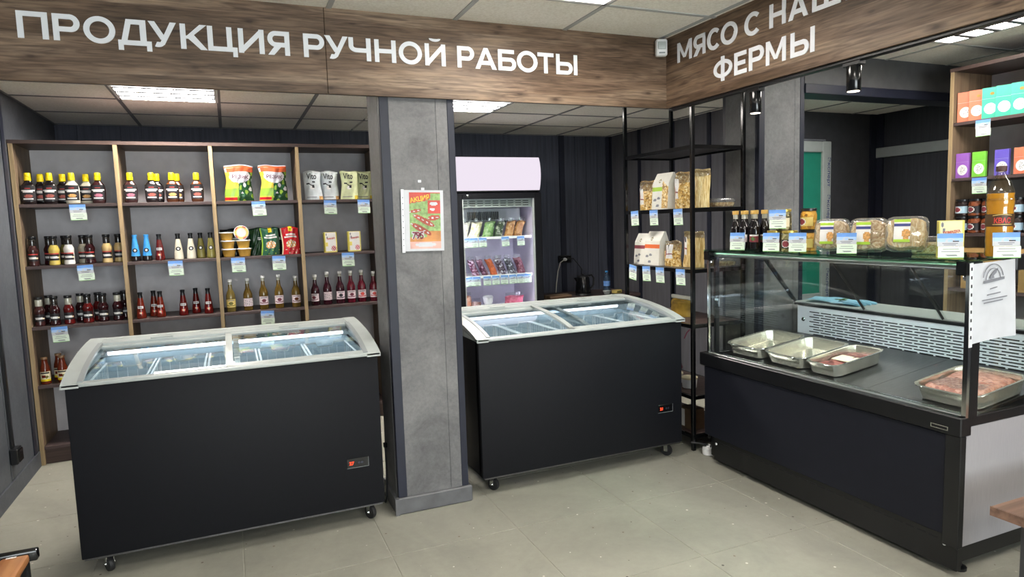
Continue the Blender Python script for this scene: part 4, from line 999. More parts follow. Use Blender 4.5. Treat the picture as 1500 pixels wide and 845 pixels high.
# ------------------------------------------------------------------ drinks fridge
def fridge():
    x0, x1, y0, y1 = 1.86, 2.70, 5.62, 6.28
    f = thing('display_fridge', 'tall black glass-door fridge with a lit white header, against the back wall', 'fridge', (x0, y0, 0))
    L, D, H = x1-x0, y1-y0, 2.04
    b = MB().box((0, .06, .1), (.045, D, 1.72), 0).box((L-.045, .06, .1), (L, D, 1.72), 0).box((0, D-.05, .1), (L, D, 1.72), 0).box((0, .06, 1.67), (L, D, 1.72), 0).box((0, .02, 0), (L, D, .12), 0, bev=.004).box((.02, .05, 1.72), (L-.02, D, 2.02), 0)
    part('cabinet', b, 'freezer_black', f)
    part('header_back', MB().box((0, .03, 1.722), (L, .08, H), bev=.004), 'black_plastic', f)
    sg = MB(); n = 12
    sg.grid(lambda u, v: (.01+u*(L-.02), .028-.035*math.sin(PI*v)**.8, 1.735+v*.298), 8, 12)
    sg.prism([(.03, 1.735)]+[(.028-.035*math.sin(PI*k/12)**.8, 1.735+.298*k/12) for k in range(13)]+[(.03, 2.033)], .008, .012, 0, 'YZ')
    sg.prism([(.03, 1.735)]+[(.028-.035*math.sin(PI*k/12)**.8, 1.735+.298*k/12) for k in range(13)]+[(.03, 2.033)], L-.012, L-.008, 0, 'YZ')
    part('lit_header', sg, emit_mat('header_light', 'f3e8f6', .46), f, label='backlit plain white header')
    # door
    dm = MB().box((.005, 0, .13), (.06, .05, 1.71), bev=.004).box((L-.075, 0, .13), (L-.005, .05, 1.71), bev=.004).box((.06, 0, 1.662), (L-.075, .05, 1.71), bev=.004).box((.06, 0, .13), (L-.075, .05, .2), bev=.004)
    d_ = part('door', dm, 'freezer_black', f)
    part('door_glass', MB().box((.055, .02, .19), (L-.07, .028, 1.67)), GL, d_)
    part('door_gasket', MB().box((.06, .012, .2), (.072, .04, 1.662)).box((L-.087, .012, .2), (L-.075, .04, 1.662)), 'frame_grey', d_)
    part('door_knob', MB().lathe([(.008, 0), (.012, .004), (.012, .012), (.006, .016)], 12).move(lambda p: Vector((.11+p.x, -p.z, 1.69+p.y))), 'chrome', d_)
    part('liner', MB().box((.045, D-.055, .13), (L-.045, D-.05, 1.67)).box((.045, .06, .13), (.05, D-.05, 1.67)).box((L-.05, .06, .13), (L-.045, D-.05, 1.67)).box((.045, .06, 1.66), (L-.045, D-.05, 1.67)).box((.045, .06, .12), (L-.045, D-.05, .13)), mat('fridge_liner', 'c9c4d6', .5, var=.02), f)
    vg = part('vent_grille', MB().box((.06, .07, 1.585), (L-.075, .09, 1.66)), 'frame_grey', f)
    for r in range(3):
        for k in range(9): part('vent_slot', MB().box((.075+.075*k, .068, 1.60+.02*r), (.13+.075*k, .0705, 1.606+.02*r)), 'slot_dark', vg)
    ev = part('cooler_unit', MB().box((.09, .28, 1.46), (L-.1, D-.07, 1.585), bev=.01), 'frame_grey_dark', f)
    for k in range(16): part('cooler_fin', MB().box((.2+.02*k, .272, 1.475), (.209+.02*k, .281, 1.55)), 'slot_dark', ev)
    part('light_tube', MB().tube([(.056, .075, .25), (.056, .075, 1.55)], .005, 8).tube([(L-.056, .075, .25), (L-.056, .075, 1.55)], .005, 8), emit_mat('fridge_led', 'f1eaff', 16.), f)
    for z in (1.315, .96, .64, .35):
        sh = MB().box((.06, .10, z-.018), (L-.075, .112, z+.004)).box((.06, .11, z-.008), (L-.075, D-.08, z-.003))
        part('shelf', sh, 'white_wire', f)
    return f
fridge()
def prodbag(key, cols, scale=45., w=.115, h=.16, sh=0.):
    def f():
        checker_food('food_'+key, cols, scale)
        me = bagmesh(w, h, .075, ['food_'+key, FILM], lambda u, v: 0, 14, 14, .12, 0, .02, .85, seed=len(key)+ord(key[0]))
        for v in me.vertices: v.co.x += sh*v.co.z
        fl = MB().grid(lambda u, v: ((u-.5)*w*.9+sh*h, .004*math.sin(9*u), h*1.003+v*.03), 8, 3)
        return [P('bag', me, None), P('bag_top', fl, [FILM])]
    return f
FYB = 5.86
for key, cols, x, w, rz, lb in [
    ('cauli', ('e8e6da', 'f2f0e6', 'cfcdb8'), 2.00, .12, .1, 'white cauliflower bag at the left of the upper fridge shelf'),
    ('cauli2', ('e2ddc0', 'efe9cf', 'b9b780'), 2.115, .13, -.2, 'second cauliflower bag, cream, upper fridge shelf'),
    ('greens', ('4f7f42', '7fa05e', '9fb98a', '3d6a3a'), 2.25, .13, -.35, 'green vegetable bag on the upper fridge shelf'),
    ('dkgreens', ('2d3d2c', '46563f', 'c9cdc0'), 2.36, .10, -.45, 'dark green vegetable bag on the upper fridge shelf'),
    ('mushroom', ('b5895a', '96683c', 'd0ab7c'), 2.465, .11, -.4, 'tan mushroom bag, left one, upper fridge shelf'),
    ('mushroom2', ('a67c50', '8a5c36', 'c49e70'), 2.56, .11, -.4, 'tan mushroom bag at the right of the upper fridge shelf')]:
    place('frozen_bag', 'fb'+key, prodbag(key, cols, 45, w*.84, .145, .35), lb, 'frozen bag', (x-.02, FYB, 1.314), group='frozen bags on the upper fridge shelf')
for key, cols, x, w, rot, lb in [
    ('berry1', ('7a2a4a', 'd9c3d0', '8f3a5c'), 1.975, .06, -.2, 'pink berry bag at the left edge of the middle fridge shelf'),
    ('berry2', ('4a1f36', '6a2a48', 'c9b3c4', '3a1428'), 2.09, .085, -.3, 'purple berry bag, second on the middle fridge shelf'),
    ('berry3', ('431c30', '5a2440', 'a9899c'), 2.182, .08, -.4, 'dark purple berry bag, third on the middle fridge shelf'),
    ('carrot', ('b5562a', 'c96a3a', '9a4420'), 2.275, .085, -.4, 'orange bag on the middle fridge shelf'),
    ('plum', ('33232f', '52424e', 'b8bcc6'), 2.362, .10, -.3, 'dark plum bag right of the orange one'),
    ('blackcur', ('2a2730', '484650', 'b4bac4'), 2.458, .10, -.3, 'blackish berry bag, sixth on the middle fridge shelf'),
    ('cherry', ('4a2432', '6a3242', '8f6a76'), 2.558, .10, -.3, 'dark cherry bag at the right of the middle fridge shelf')]:
    place('frozen_bag', 'fb'+key, prodbag(key, cols, 55, w*.84, .15, rot), lb, 'frozen bag', (x+.01, FYB-.02, .959), group='frozen bags on the middle fridge shelf')
for key, cols, x, w, h, lb in [('shrimp', ('c97a52', 'e0c0a8', 'a85a3a'), 2.0, .11, .13, 'orange bag at the left of the lower fridge shelf'), ('mix', ('8a5a50', 'c9b4ac', '6a4440'), 2.10, .1, .07, 'small brownish bag on the lower fridge shelf'),
                               ('pinkbag', ('d0607c', 'e08a9c', 'c04a68'), 2.49, .2, .10, 'pink bag on the lower fridge shelf')]:
    place('frozen_bag', 'fb'+key, prodbag(key, cols, 40, w, h), lb, 'frozen bag', (x, FYB, .645), group='goods on the lower fridge shelf')
o = thing('sweet_pot', 'white scalloped pot on the lower fridge shelf', 'pot', (2.22, 5.86, .645))
part('pot_body', MB().lathe([(.03, 0), (.038, .004), (.03, .03), (.045, .055), (.05, .1), (.044, .115), (.02, .12)], 18), 'white_plastic', o); part('pot_rim', MB().lathe([(.05, .095), (.053, .1), (.05, .105)], 18, cap=False), 'white_plastic', o)
ORD = ['first', 'second', 'third', 'fourth', 'fifth', 'sixth', 'seventh', 'eighth']
for i, x in enumerate((1.97, 2.048, 2.134, 2.356, 2.514)): pricetag((x, 5.715, 1.312), 'fridge price tag under the upper shelf, %s from the left' % ORD[i], tilt=random.uniform(-.06, .06), group='price tags in the fridge', s=.86)
for i, x in enumerate((1.985, 2.062, 2.165, 2.25, 2.337, 2.42, 2.50, 2.575)): pricetag((x, 5.715, .957), 'fridge price tag under the middle shelf, %s from the left' % ORD[i], tilt=random.uniform(-.06, .06), group='price tags in the fridge', s=.84)

# ------------------------------------------------------------------ side table with kettle by the back wall
tb = thing('side_table', 'dark low worktop against the back wall right of the fridge', 'worktop', (2.76, 5.72, 0))
part('table_top', MB().box((0, 0, .655), (1.08, .58, .685), bev=.003), 'shelf_dark', tb)
for x in (.03, 1.02):
    for y in (.03, .52): part('leg', MB().box((x, y, 0), (x+.04, y+.04, .655)), 'black_plastic', tb)
k = thing('electric_kettle', 'glossy black electric kettle on the worktop by the back wall', 'kettle', (3.27, 5.9, .686))
part('kettle_base', MB().lathe([(.08, 0), (.085, .004), (.08, .02)], 24), 'black_plastic', k)
part('kettle_body', MB().lathe([(.078, .02), (.08, .03), (.075, .1), (.066, .17), (.062, .185)], 24), 'black_gloss', k)
part('kettle_lid', MB().lathe([(.062, .185), (.06, .195), (.03, .203), (.012, .205), (.012, .215), (.006, .218)], 24), 'black_plastic', k)
part('handle', MB().tube([(.055, 0, .19), (.10, 0, .2), (.125, 0, .17), (.122, 0, .1), (.085, 0, .06)], .011, 10), 'black_plastic', k)
part('spout', MB().prism([(-.06, .185), (-.095, .18), (-.06, .13)], -.02, .02), 'black_gloss', k)
wbt = thing('water_bottle', 'clear blue water bottle on the worktop near the wall corner', 'bottle', (3.56, 5.92, .686))
part('bottle', MB().lathe([(.03, 0), (.034, .004), (.034, .05), (.031, .06), (.034, .07), (.034, .14), (.028, .17), (.013, .2), (.013, .215)], 18), glass_mat('water_blue', 'a9bfd8', haze='8fb0d0', haze_fac=.12), wbt)
part('cap', MB().lathe([(.015, 0), (.015, .016), (.013, .018)], 14), 'cap_blue', wbt, (0, 0, .213))
part('label', MB().lathe([(.0348, .075), (.0348, .125)], 18, cap=False), 'sky_print', wbt)
cp = thing('small_bowl', 'small pale bowl beside the water bottle', 'bowl', (3.50, 5.82, .686))
part('bowl_body', MB().lathe([(.025, 0), (.028, .003), (.04, .03), (.042, .034), (.039, .034), (.026, .008), (.01, .006)], 20), 'frame_grey', cp); part('bowl_rim', MB().lathe([(.041, .033), (.0435, .0345), (.041, .036)], 20, cap=False), 'white_plastic', cp)
bg = thing('tea_packet', 'yellowish packet lying beside the water bottle', 'packet', (3.63, 5.84, .686), .3)
part('packet', MB().box((-.05, -.03, 0), (.05, .03, .035), bev=.008, seg=2), 'label_yellow', bg); part('label', MB().box((-.03, -.0308, .008), (.03, -.029, .026)), 'sauce_olive', bg)
cl = thing('brown_parcel', 'flat brown parcel lying on the worktop left of the kettle', 'parcel', (2.95, 5.86, .686), .1)
part('parcel', MB().box((-.13, -.08, 0), (.13, .08, .03), bev=.01, seg=2), mk('kraft', '6a5440', .6), cl); part('tape', MB().box((-.131, -.02, -.0), (.131, .02, .0308)), mk('tape', '8a7458', .4), cl)
ws = thing('wall_socket', 'black double socket on the back wall with a white plug', 'socket', (3.272, YW-.022, 1.035))
part('box_body', MB().box((-.075, -.035, -.04), (.075, 0, .04), bev=.005), 'black_plastic', ws)
part('box_cover', MB().box((-.06, -.038, -.03), (.06, -.033, .03), bev=.002), 'black_gloss', ws)
part('white_plug', MB().lathe([(.012, 0), (.017, .004), (.016, .03), (.008, .04)], 12).move(lambda p: Vector((-.015+p.x, -.038-p.z, p.y))), 'white_plastic', ws)
wc = thing('power_cord', 'white power cord hanging from the socket on the back wall', 'cord', (3.257, YW-.1, 1.035))
part('cord', MB().tube([(0, .0, 0), (-.035, -.01, -.005), (-.06, .02, -.03), (-.075, .05, -.12), (-.09, .06, -.25), (-.1, .06, -.349)], .006, 8), 'wire_grey', wc); part('plug_neck', MB().tube([(.006, 0, 0), (-.012, -.004, 0)], .009, 8), 'white_plastic', wc)
kc = thing('power_cord', 'black power cord running from the back wall socket to the kettle', 'cord', (3.31, YW-.07, 1.04))
part('cord', MB().tube([(0, 0, 0), (.04, -.02, 0), (.09, -.01, -.05), (.15, 0, -.12), (.14, 0, -.2), (.1, 0, -.28), (.06, -.05, -.345)], .005, 8), 'black_plastic', kc); part('plug_neck', MB().tube([(-.02, 0, 0), (.01, -.004, 0)], .011, 8), 'black_plastic', kc)

# ------------------------------------------------------------------ black rack
RX0, RX1, RY0, RY1 = 2.555, 2.965, 3.255, 4.005
rk = thing('steel_rack', 'tall black steel rack with pasta bags in the corner of the fascias', 'rack', (RX0, RY0, 0))
w, dd = RX1-RX0, RY1-RY0
for x in (0, w-.024):
    for y in (0, dd-.024): part('post', MB().box((x, y, 0), (x+.024, y+.024, 2.4 if False else 2.31), bev=.003), 'black_gloss', rk)
RZ = [1.872, 1.498, 1.128, .79, .345, .10]
mk('rack_shelf', '2c2a2b', .4)
for i, z in enumerate(RZ):
    m = 'rack_shelf' if i < 3 else 'walnut_dark'
    s = part('shelf', MB().box((.02, .02, z-.012), (w-.02, dd-.02, z), bev=.001), m, rk)
    for a, b in (((.003, .02, z-.024), (.018, dd-.02, z-.001)), ((w-.018, .02, z-.024), (w-.003, dd-.02, z-.001)), ((.02, .003, z-.024), (w-.02, .018, z-.001)), ((.02, dd-.018, z-.024), (w-.02, dd-.003, z-.001))):
        part('shelf_edge', MB().box(a, b, bev=.001), 'black_gloss', s)
checker_food('pasta', ('8a6426', 'c99c48', 'd9b468', 'efdca6', 'b5872f'), 95.)
strand_food('spaghetti', ('b08a44', 'dcbe7c', 'efe0b0'), 75., (1, 1, .07))
mk('bag_paper', 'd9d8cf', .55, var=.04); mk('label_green', 'a9cf3c', .5); mk('label_orange', 'dc6a34', .5); mk('label_maroon', '8a3a44', .5)
def pastabag(w=.19, h=.2, d=.075, lab=(.12, .5, .2, .75), seed=2, food='pasta', fill=.66):
    def f():
        def mf(u, v):
            a, b, c, e_ = lab
            if a < u < b and c < v < e_:
                if (v > .66*(e_-c)+c and abs(u-(a+b)/2) < .03): return 3
                return 2 if not (u-a < .04 or (.3 < (v-c)/(e_-c) < .36)) else 4
            return 0 if v < fill else 1
        me = bagmesh(w, h, d, [food, FILM, 'label_white', 'ink', 'label_maroon'], mf, 26, 26, .12, 0, .02, .9, seed=seed)
        return [P('bag', me, None)]
    return f
def paperbag(band, w=.15, h=.215, d=.075, seed=3, window=True):
    def f():
        fb = MB()
        fb.prism([(-d/2, 0), (d/2, 0), (d/2-.008, h*.72), (d/2-.03, h), (-.006+d/2-.035, h), (-d/2+.012, h*.72)], -w/2, w/2, 0, 'YZ')
        zf = lambda z: -d/2+.012*z/(h*.72) if z < h*.72 else -d/2+.012+(z-h*.72)/(h*.28)*(d-.053)
        def mf(u, v):
            if window and u > .62 and v < .78-.5*(u-.62) and v > .02: return 2
            if .5 < v < .62: return 1
            for cx, cy in ((.18, .26), (.42, .3), (.36, .1)):
                if ((u-cx)/.1)**2+((v-cy)/.035)**2 < 1: return 3
            if ((u-.42)/.07)**2+((v-.78)/.05)**2 < 1 and ((u-.42)/.04)**2+((v-.775)/.025)**2 > 1: return 4
            return 0
        fp = MB().grid(lambda u, v: ((u-.5)*(w-.002), zf(v*h)-.0012, v*h+.001), 34, 44, 0, mf, False)
        return [P('paper_bag', fb, 'bag_paper'), P('front_print', fp, ['bag_paper', band, 'pasta', 'ink_grey', 'sauce_olive'])]
    return f
RG = -PI/2
for key, bd, x, y, z, rz, rot, lb in [
    ('pb1', pastabag(seed=4), 2.66, 3.86, RZ[1], .0, 0, 'clear bag of short pasta with a white label, left on the upper filled rack shelf'),
    ('pp1', paperbag('label_green', .175, .235, .09), 2.655, 3.66, RZ[1], -.0, 0, 'white paper pasta bag with a green band'),
    ('pb2', pastabag(.15, .23, .07, (.1, .55, .25, .8), 6, 'pasta', .7), 2.66, 3.482, RZ[1], 0, 0, 'clear pasta bag with a tall white label, behind the rack post'),
    ('pb3', pastabag(.12, .235, .065, (.02, .22, .3, .7), 8, 'spaghetti', .80), 2.68, 3.325, RZ[1], .3, 0, 'upright bag of long pasta right of the rack post, upper shelf'),
    ('pp2', paperbag('label_maroon', .15, .21, .085, window=False), 2.66, 3.905, RZ[2], .0, 0, 'white paper pasta bag with a maroon band'),
    ('pp3', paperbag('label_orange', .17, .225, .09, window=False), 2.645, 3.745, RZ[2], 0, 0, 'white paper pasta bag with an orange band'),
    ('pb4', pastabag(.17, .165, .07, (.25, .75, .3, .85), 11, 'pasta', .6), 2.65, 3.575, RZ[2], 0, 0, 'low clear bag of yellow pasta with a slanted label'),
    ('pb5', pastabag(.17, .225, .075, (.08, .32, .35, .85), 13, 'spaghetti', .82), 2.68, 3.40, RZ[2], .15, 0, 'upright bag of long pasta with a white strip label, lower shelf')]:
    place('pasta_bag', key, bd, lb, 'pasta bag', (x, y, z+.001), RG+rz, 'pasta bags on the black rack')
def traymesh(w, d, h, key, food, lid=True):
    def f():
        b = MB().lathe([(.40, 0), (.43, .004), (.47, h), (.5, h+.002), (.5, h+.005), (.465, h+.005)], 28, sx=w, sy=d, sq=7)
        fd = MB().lathe([(.40, .003), (.425, .006), (.455, h*.85), (.40, h*.98), (.2, h*1.0), (.05, h*1.01)], 28, sx=w, sy=d, sq=7)
        out = [P('food', fd, food), P('tray', b, [TRAY])]
        if lid: out.append(P('lid', MB().lathe([(.5, h+.005), (.5, h+.008), (.46, h+.011), (.44, h+.022), (.40, h+.026), (.05, h+.026)], 28, sx=w, sy=d, sq=7), [TRAY]))
        return out
    return f
strand_food('noodles', ('8f6a34', 'c4a05c', 'e2cf98'), 28., (1, 1, 1))
place('pasta_tray', 'tr1', traymesh(.16, .12, .03, 'tr1', 'noodles'), 'clear tray of noodles at the right end of the upper filled rack shelf', 'food tray', (2.84, 3.34, RZ[1]+.001), 0, 'noodle trays on the black rack')
place('pasta_tray', 'tr1', traymesh(.16, .12, .03, 'tr1', 'noodles'), 'clear tray of noodles at the right end of the lower rack shelf', 'food tray', (2.85, 3.34, RZ[2]+.001), 0, 'noodle trays on the black rack')
for i, (y, z) in enumerate([(3.864, RZ[1]), (3.643, RZ[1]), (3.389, RZ[1]), (3.89, RZ[2]), (3.735, RZ[2]), (3.582, RZ[2]), (3.369, RZ[2])]):
    lb = ('rack price tag under the upper pasta shelf, %s from the left' % ORD[i]) if i < 3 else ('rack price tag under the lower pasta shelf, %s from the left' % ORD[i-3])
    pricetag((RX0-.003, y, z-.003), lb, RG, tilt=random.choice((-.02, .03, .12, -.04)), group='price tags on the rack')
o = place('pasta_bag', 'gold', lambda: [P('bag', bagmesh(.2, .12, .1, [mk('bag_gold', '8f7330', .25, var=.3)], lambda u, v: 0, 16, 14, .2, 0, 0, .9, seed=21), None), P('bag_top', MB().box((-.1, -.01, .11), (.1, .01, .135), bev=.004), 'bag_paper')],
          'crumpled golden packet on the brown rack shelf right of the freezer', 'packet', (2.75, 3.62, RZ[3]+.001), RG)
o = thing('red_cloth', 'dark red cloth hanging at the side of the rack', 'cloth', (2.538, 3.30, .0))
cm = MB().grid(lambda u, v: (.0+.012*math.sin(8*u+5*v), .40-.38*u*(1-abs(v-.35)*.9), .42+.33*v+.05*u*(v-.5)), 14, 12)
part('cloth_drape', cm, mk('cloth_red', '5a1230', .8), o); part('cloth_hem', MB().tube([(.004, .40, .75), (.004, .27, .765)], .005, 6), 'cloth_red', o); part('cloth_loop', MB().tube([(.004, .02, .70), (.009, -.0, .74), (.0125, -.022, .76)], .004, 6), 'cloth_red', o)
for i, (y, z, lb) in enumerate([(3.45, .345, 'white tub at the front of the low rack shelf'), (3.60, .345, 'white tub standing behind on the low rack shelf')]):
    place('white_tub', 'wtub', lambda: [P('tub_body', MB().lathe([(.04, 0), (.045, .003), (.05, .06)], 20), 'white_plastic'), P('lid', MB().lathe([(.053, 0), (.053, .01), (.05, .012)], 20), 'label_cream', (0, 0, .06))], lb, 'tub', (2.68, y, z+.001), 0, 'white tubs on the low rack shelf')
o = thing('carton', 'small brown and white carton on the lowest rack shelf', 'carton', (2.66, 3.40, .101), RG)
part('carton', MB().box((-.06, -.05, 0), (.06, .05, .13), bev=.002), 'kraft', o); part('label', MB().box((-.061, -.0508, .01), (-.01, -.0495, .12)), 'label_white', o)

# ------------------------------------------------------------------ glass showcase
CS = (2.517, 3.102, 0)
def showcase():
    L = 1.495
    c = thing('glass_showcase', 'refrigerated glass counter showcase with black front and pale end panel', 'showcase', CS, -PI/2)
    part('front_panel', MB().box((.0, 0, .165), (L, .03, .575), bev=.003), 'case_navy', c)
    part('front_rail', MB().box((-.03, -.012, .577), (L+.004, .05, .652), bev=.004), 'black_plastic', c)
    part('front_frame', MB().box((L-.06, -.006, .13), (L+.002, .025, .577), bev=.002), 'black_plastic', c)
    kp = part('kick_plate', MB().box((.07, .012, .03), (L-.01, .04, .166), bev=.002), 'black_plastic', c)
    for k in range(26):
        x = .12+.05*k
        part('vent_slot', MB().box((x, .0105, .136), (x+.036, .0125, .141)), 'slot_dark', kp)
    for x in (.09, L-.06): part('screw', MB().lathe([(.007, 0), (.007, .003), (.004, .004)], 12).move(lambda p: Vector((x+p.x, .012-p.z, .125+p.y))), 'white_plastic', kp)
    part('badge', MB().box((L-.115, -.0135, .592), (L-.045, -.0115, .608)), 'chrome', c, label='small silver name plate')
    part('badge_print', MB().box((L-.111, -.0142, .595), (L-.049, -.0134, .605)), 'black_plastic', c)
    bx = MB().box((.01, .04, .03), (L-.05, .82, .15), 0, bev=.003)
    part('base', bx, 'black_plastic', c)
    for x in (.05, L-.06):
        for y in (.1, .72): part('foot', MB().lathe([(.03, 0), (.03, .012), (.012, .016), (.012, .035)], 14), 'black_plastic', c, (x, y, 0))
    part('end_panel', MB().box((L-.012, .022, .134), (L, .88, .612), bev=.002), 'silver_panel', c, label='pale silver end panel')
    part('end_panel', MB().box((0, .022, .134), (.012, .88, .612), bev=.002), 'black_plastic', c)
    part('end_rail', MB().box((L-.025, .0, .612), (L+.003, .88, .652), bev=.003), 'black_plastic', c)
    part('end_rail', MB().box((-.003, .0, .612), (.025, .88, .652), bev=.003), 'black_plastic', c)
    part('rear_panel', MB().box((.0, .86, .134), (L, .88, .88)), 'silver_panel', c)
    # deck slopes up towards the back
    zd = lambda y: .640+.075*(y-.1)/.58
    dk = MB()
    for k in range(3):
        a, b = .026+k*(L-.052)/3+.001, .026+(k+1)*(L-.052)/3-.001
        dp = MB().prism([(.11, zd(.11)), (.682, zd(.682)), (.682, zd(.682)-.012), (.11, zd(.11)-.012)], a, b, 0, 'YZ')
        part('deck_plate', dp, 'steel_dark', c)
    part('deck_tray', MB().box((.02, .03, .55), (L-.02, .86, .6)), 'black_plastic', c)
    for k in range(3):
        sl = part('air_grille', MB().box((.03, .05+.02*k, .636), (L-.03, .062+.02*k, .643), bev=.002), 'chrome', c)
    part('front_sill', MB().box((.0, .022, .640), (L, .048, .653), bev=.002), 'alu', c)
    # rear air wall with slots
    gp = part('air_wall', MB().box((.035, .684, .69), (L-.02, .70, .885), bev=.003), 'grille_white', c, label='white slotted air wall')
    mb = MB(); xs = .14
    rows = 11
    for r in range(rows):
        z = .70+r*.0148; x = .13+(.03 if r % 2 else 0)
        while x < L-.07:
            w = .072
            x2 = min(x+w, L-.06)
            mb.box((x, .6825, z), (x2, .685, z+.0056))
            x += w+.012
    sl = part('air_slot', mb, 'slot_dark', gp); sl['kind'] = 'stuff'
    part('lamp_knob', MB().lathe([(.012, 0), (.013, .004), (.009, .008)], 16).move(lambda p: Vector((.085+p.x, .684-p.z, .80+p.y))), 'chrome', gp)
    part('ledge_edge', MB().box((.02, .672, .884), (L-.015, .70, .90), bev=.002), 'black_plastic', c)
    part('work_ledge', MB().box((.0, .70, .882), (L, .96, .905), bev=.004), 'frame_grey', c, label='pale grey work ledge')
    # glazing
    part('front_glass', MB().box((.005, .026, .645), (L-.004, .032, 1.225)), GL, c)
    side = [(.03, .652), (.86, .652), (.86, .905), (.69, .91), (.41, 1.235), (.03, 1.235)]
    part('side_glass', MB().prism(side, L-.006, L, 0, 'YZ'), GL, c)
    part('side_glass', MB().prism(side, .0, .006, 0, 'YZ'), GL, c)
    part('top_glass', MB().box((-.004, .0, 1.246), (L+.004, .44, 1.254), bev=.0015), GLG, c, label='green-edged top glass shelf')
    for k, (a, b) in enumerate(((.015, .52), (.49, .96), (.93, L-.015))):
        o = .004*(k % 2)
        part('rear_pane', MB().prism([(.395+o, 1.232), (.40+o, 1.236), (.692+o, .908), (.687+o, .904)], a, b, 0, 'YZ'), GL, c)
    for x in (.502, .945):
        part('pane_edge', MB().prism([(.39, 1.232), (.402, 1.238), (.694, .908), (.682, .902)], x-.002, x+.002, 0, 'YZ'), 'steel_dark', c)
    for x in (.004, L-.016): part('rear_strut', MB().prism([(.385, 1.235), (.41, 1.243), (.70, .908), (.68, .90)], x, x+.012, 0, 'YZ'), 'black_plastic', c)
    # top light rail and posts
    part('top_rail', MB().tube([(.03, .045, 1.226), (L-.03, .045, 1.226)], .014, 12), 'alu', c)
    part('light_strip', MB().box((.04, .062, 1.216), (L-.05, .076, 1.222), bev=.002), emit_mat('case_led', 'f4f6ff', 34.), c)
    part('lamp_cover', MB().box((.03, .056, 1.223), (L-.04, .085, 1.228)), 'alu', c)
    part('rear_rail', MB().box((.0, .40, 1.228), (L, .425, 1.246), bev=.002), 'black_plastic', c)
    part('post', MB().box((.004, .02, .65), (.014, .034, 1.246)), 'chrome', c)
    part('post', MB().box((.012, .06, .65), (.03, .085, 1.24)), 'black_plastic', c)
    part('post', MB().box((L-.014, .012, .65), (L+.004, .03, 1.246)), 'chrome', c)
    part('post', MB().box((L-.012, .03, .65), (L+.006, .075, 1.246)), 'black_plastic', c)
    for x in (0, L-.045):
        br = part('bracket', MB().box((x, -.004, 1.195), (x+.045, .06, 1.248), bev=.004), 'black_gloss', c)
        part('bracket_knob', MB().lathe([(.006, 0), (.012, .006), (.012, .016), (.006, .022)], 12).move(lambda p: Vector((x+.022+p.x, .03+p.y, 1.195-p.z))), 'chrome', br)
    part('holder_block', MB().box((L-.012, .27, 1.20), (L+.012, .52, 1.262), bev=.004), 'black_plastic', c)
    cp = part('latch', MB().box((.05, .034, .96), (.085, .04, .975)).box((.08, .034, .93), (.088, .04, .975)).lathe([(.008, 0), (.01, .004)], 12, c=(.075, .038, .945)), 'chrome', c)
    return c
showcase()
# white pipe fitting under the far end
o = thing('drain_valve', 'small white drain valve on the floor between rack and showcase', 'valve', (2.60, 3.17, 0))
part('valve_body', MB().lathe([(.02, .0), (.034, .004), (.036, .03), (.034, .045), (.016, .05), (.014, .06)], 18), 'white_plastic', o); part('pipe', MB().tube([(0, 0, .055), (-.04, .02, .07), (-.08, .06, .07)], .006, 8), 'rubber', o)

# pans on the deck (deck frame: x along the case, y depth)
def deckpt(xl, yl, dz=0): return (CS[0]+yl, CS[1]-xl, .640+.075*(yl-.1)/.58+dz)
TILT = -math.atan(.075/.58)
def pan(w, d, h=.062):
    def f():
        out = MB().lathe([(.40, .0), (.43, .003), (.465, h-.004), (.5, h), (.5, h+.003), (.46, h+.002), (.425, .006), (.39, .004), (.02, .004)], 32, sx=w, sy=d, sq=9)
        return [P('pan_body', out, 'steel'), P('pan_rim', MB().lathe([(.5, h+.001), (.503, h+.002), (.5, h+.004)], 32, sx=w, sy=d, sq=9, cap=False), 'chrome')]
    return f
def putpan(key, w, d, xc, yc, lb, rz=0.):
    p = place('steel_pan', key, pan(w, d), lb, 'food pan', deckpt(xc, yc, .002), group='steel food pans in the showcase')
    p.rotation_euler = Matrix.Rotation(-PI/2+rz, 4, 'Z').to_3x3().to_4x4().to_euler()
    p.rotation_euler = (Matrix.Rotation(-PI/2+rz, 4, 'Z') @ Matrix.Rotation(-TILT, 4, 'X')).to_euler(); return p
putpan('pan1', .285, .36, .185, .295, 'empty steel pan at the far left of the showcase deck')
putpan('pan1', .285, .36, .478, .295, 'empty steel pan in the middle of the three left pans')
putpan('pan3', .19, .36, .722, .295, 'narrow steel pan holding meat and a white carton label, right of the empty ones')
putpan('pan1', .285, .36, 1.335, .295, 'steel pan full of minced meat at the near end of the showcase')
checker_food('meat_mince', ('9a5a4a', 'b8806c', 'c79684', '8a4c40'), 70.); checker_food('meat_dark', ('5a2a28', '7a3c36', 'a5685c'), 50.)
mk('label_ivory', 'e4dec0', .5)
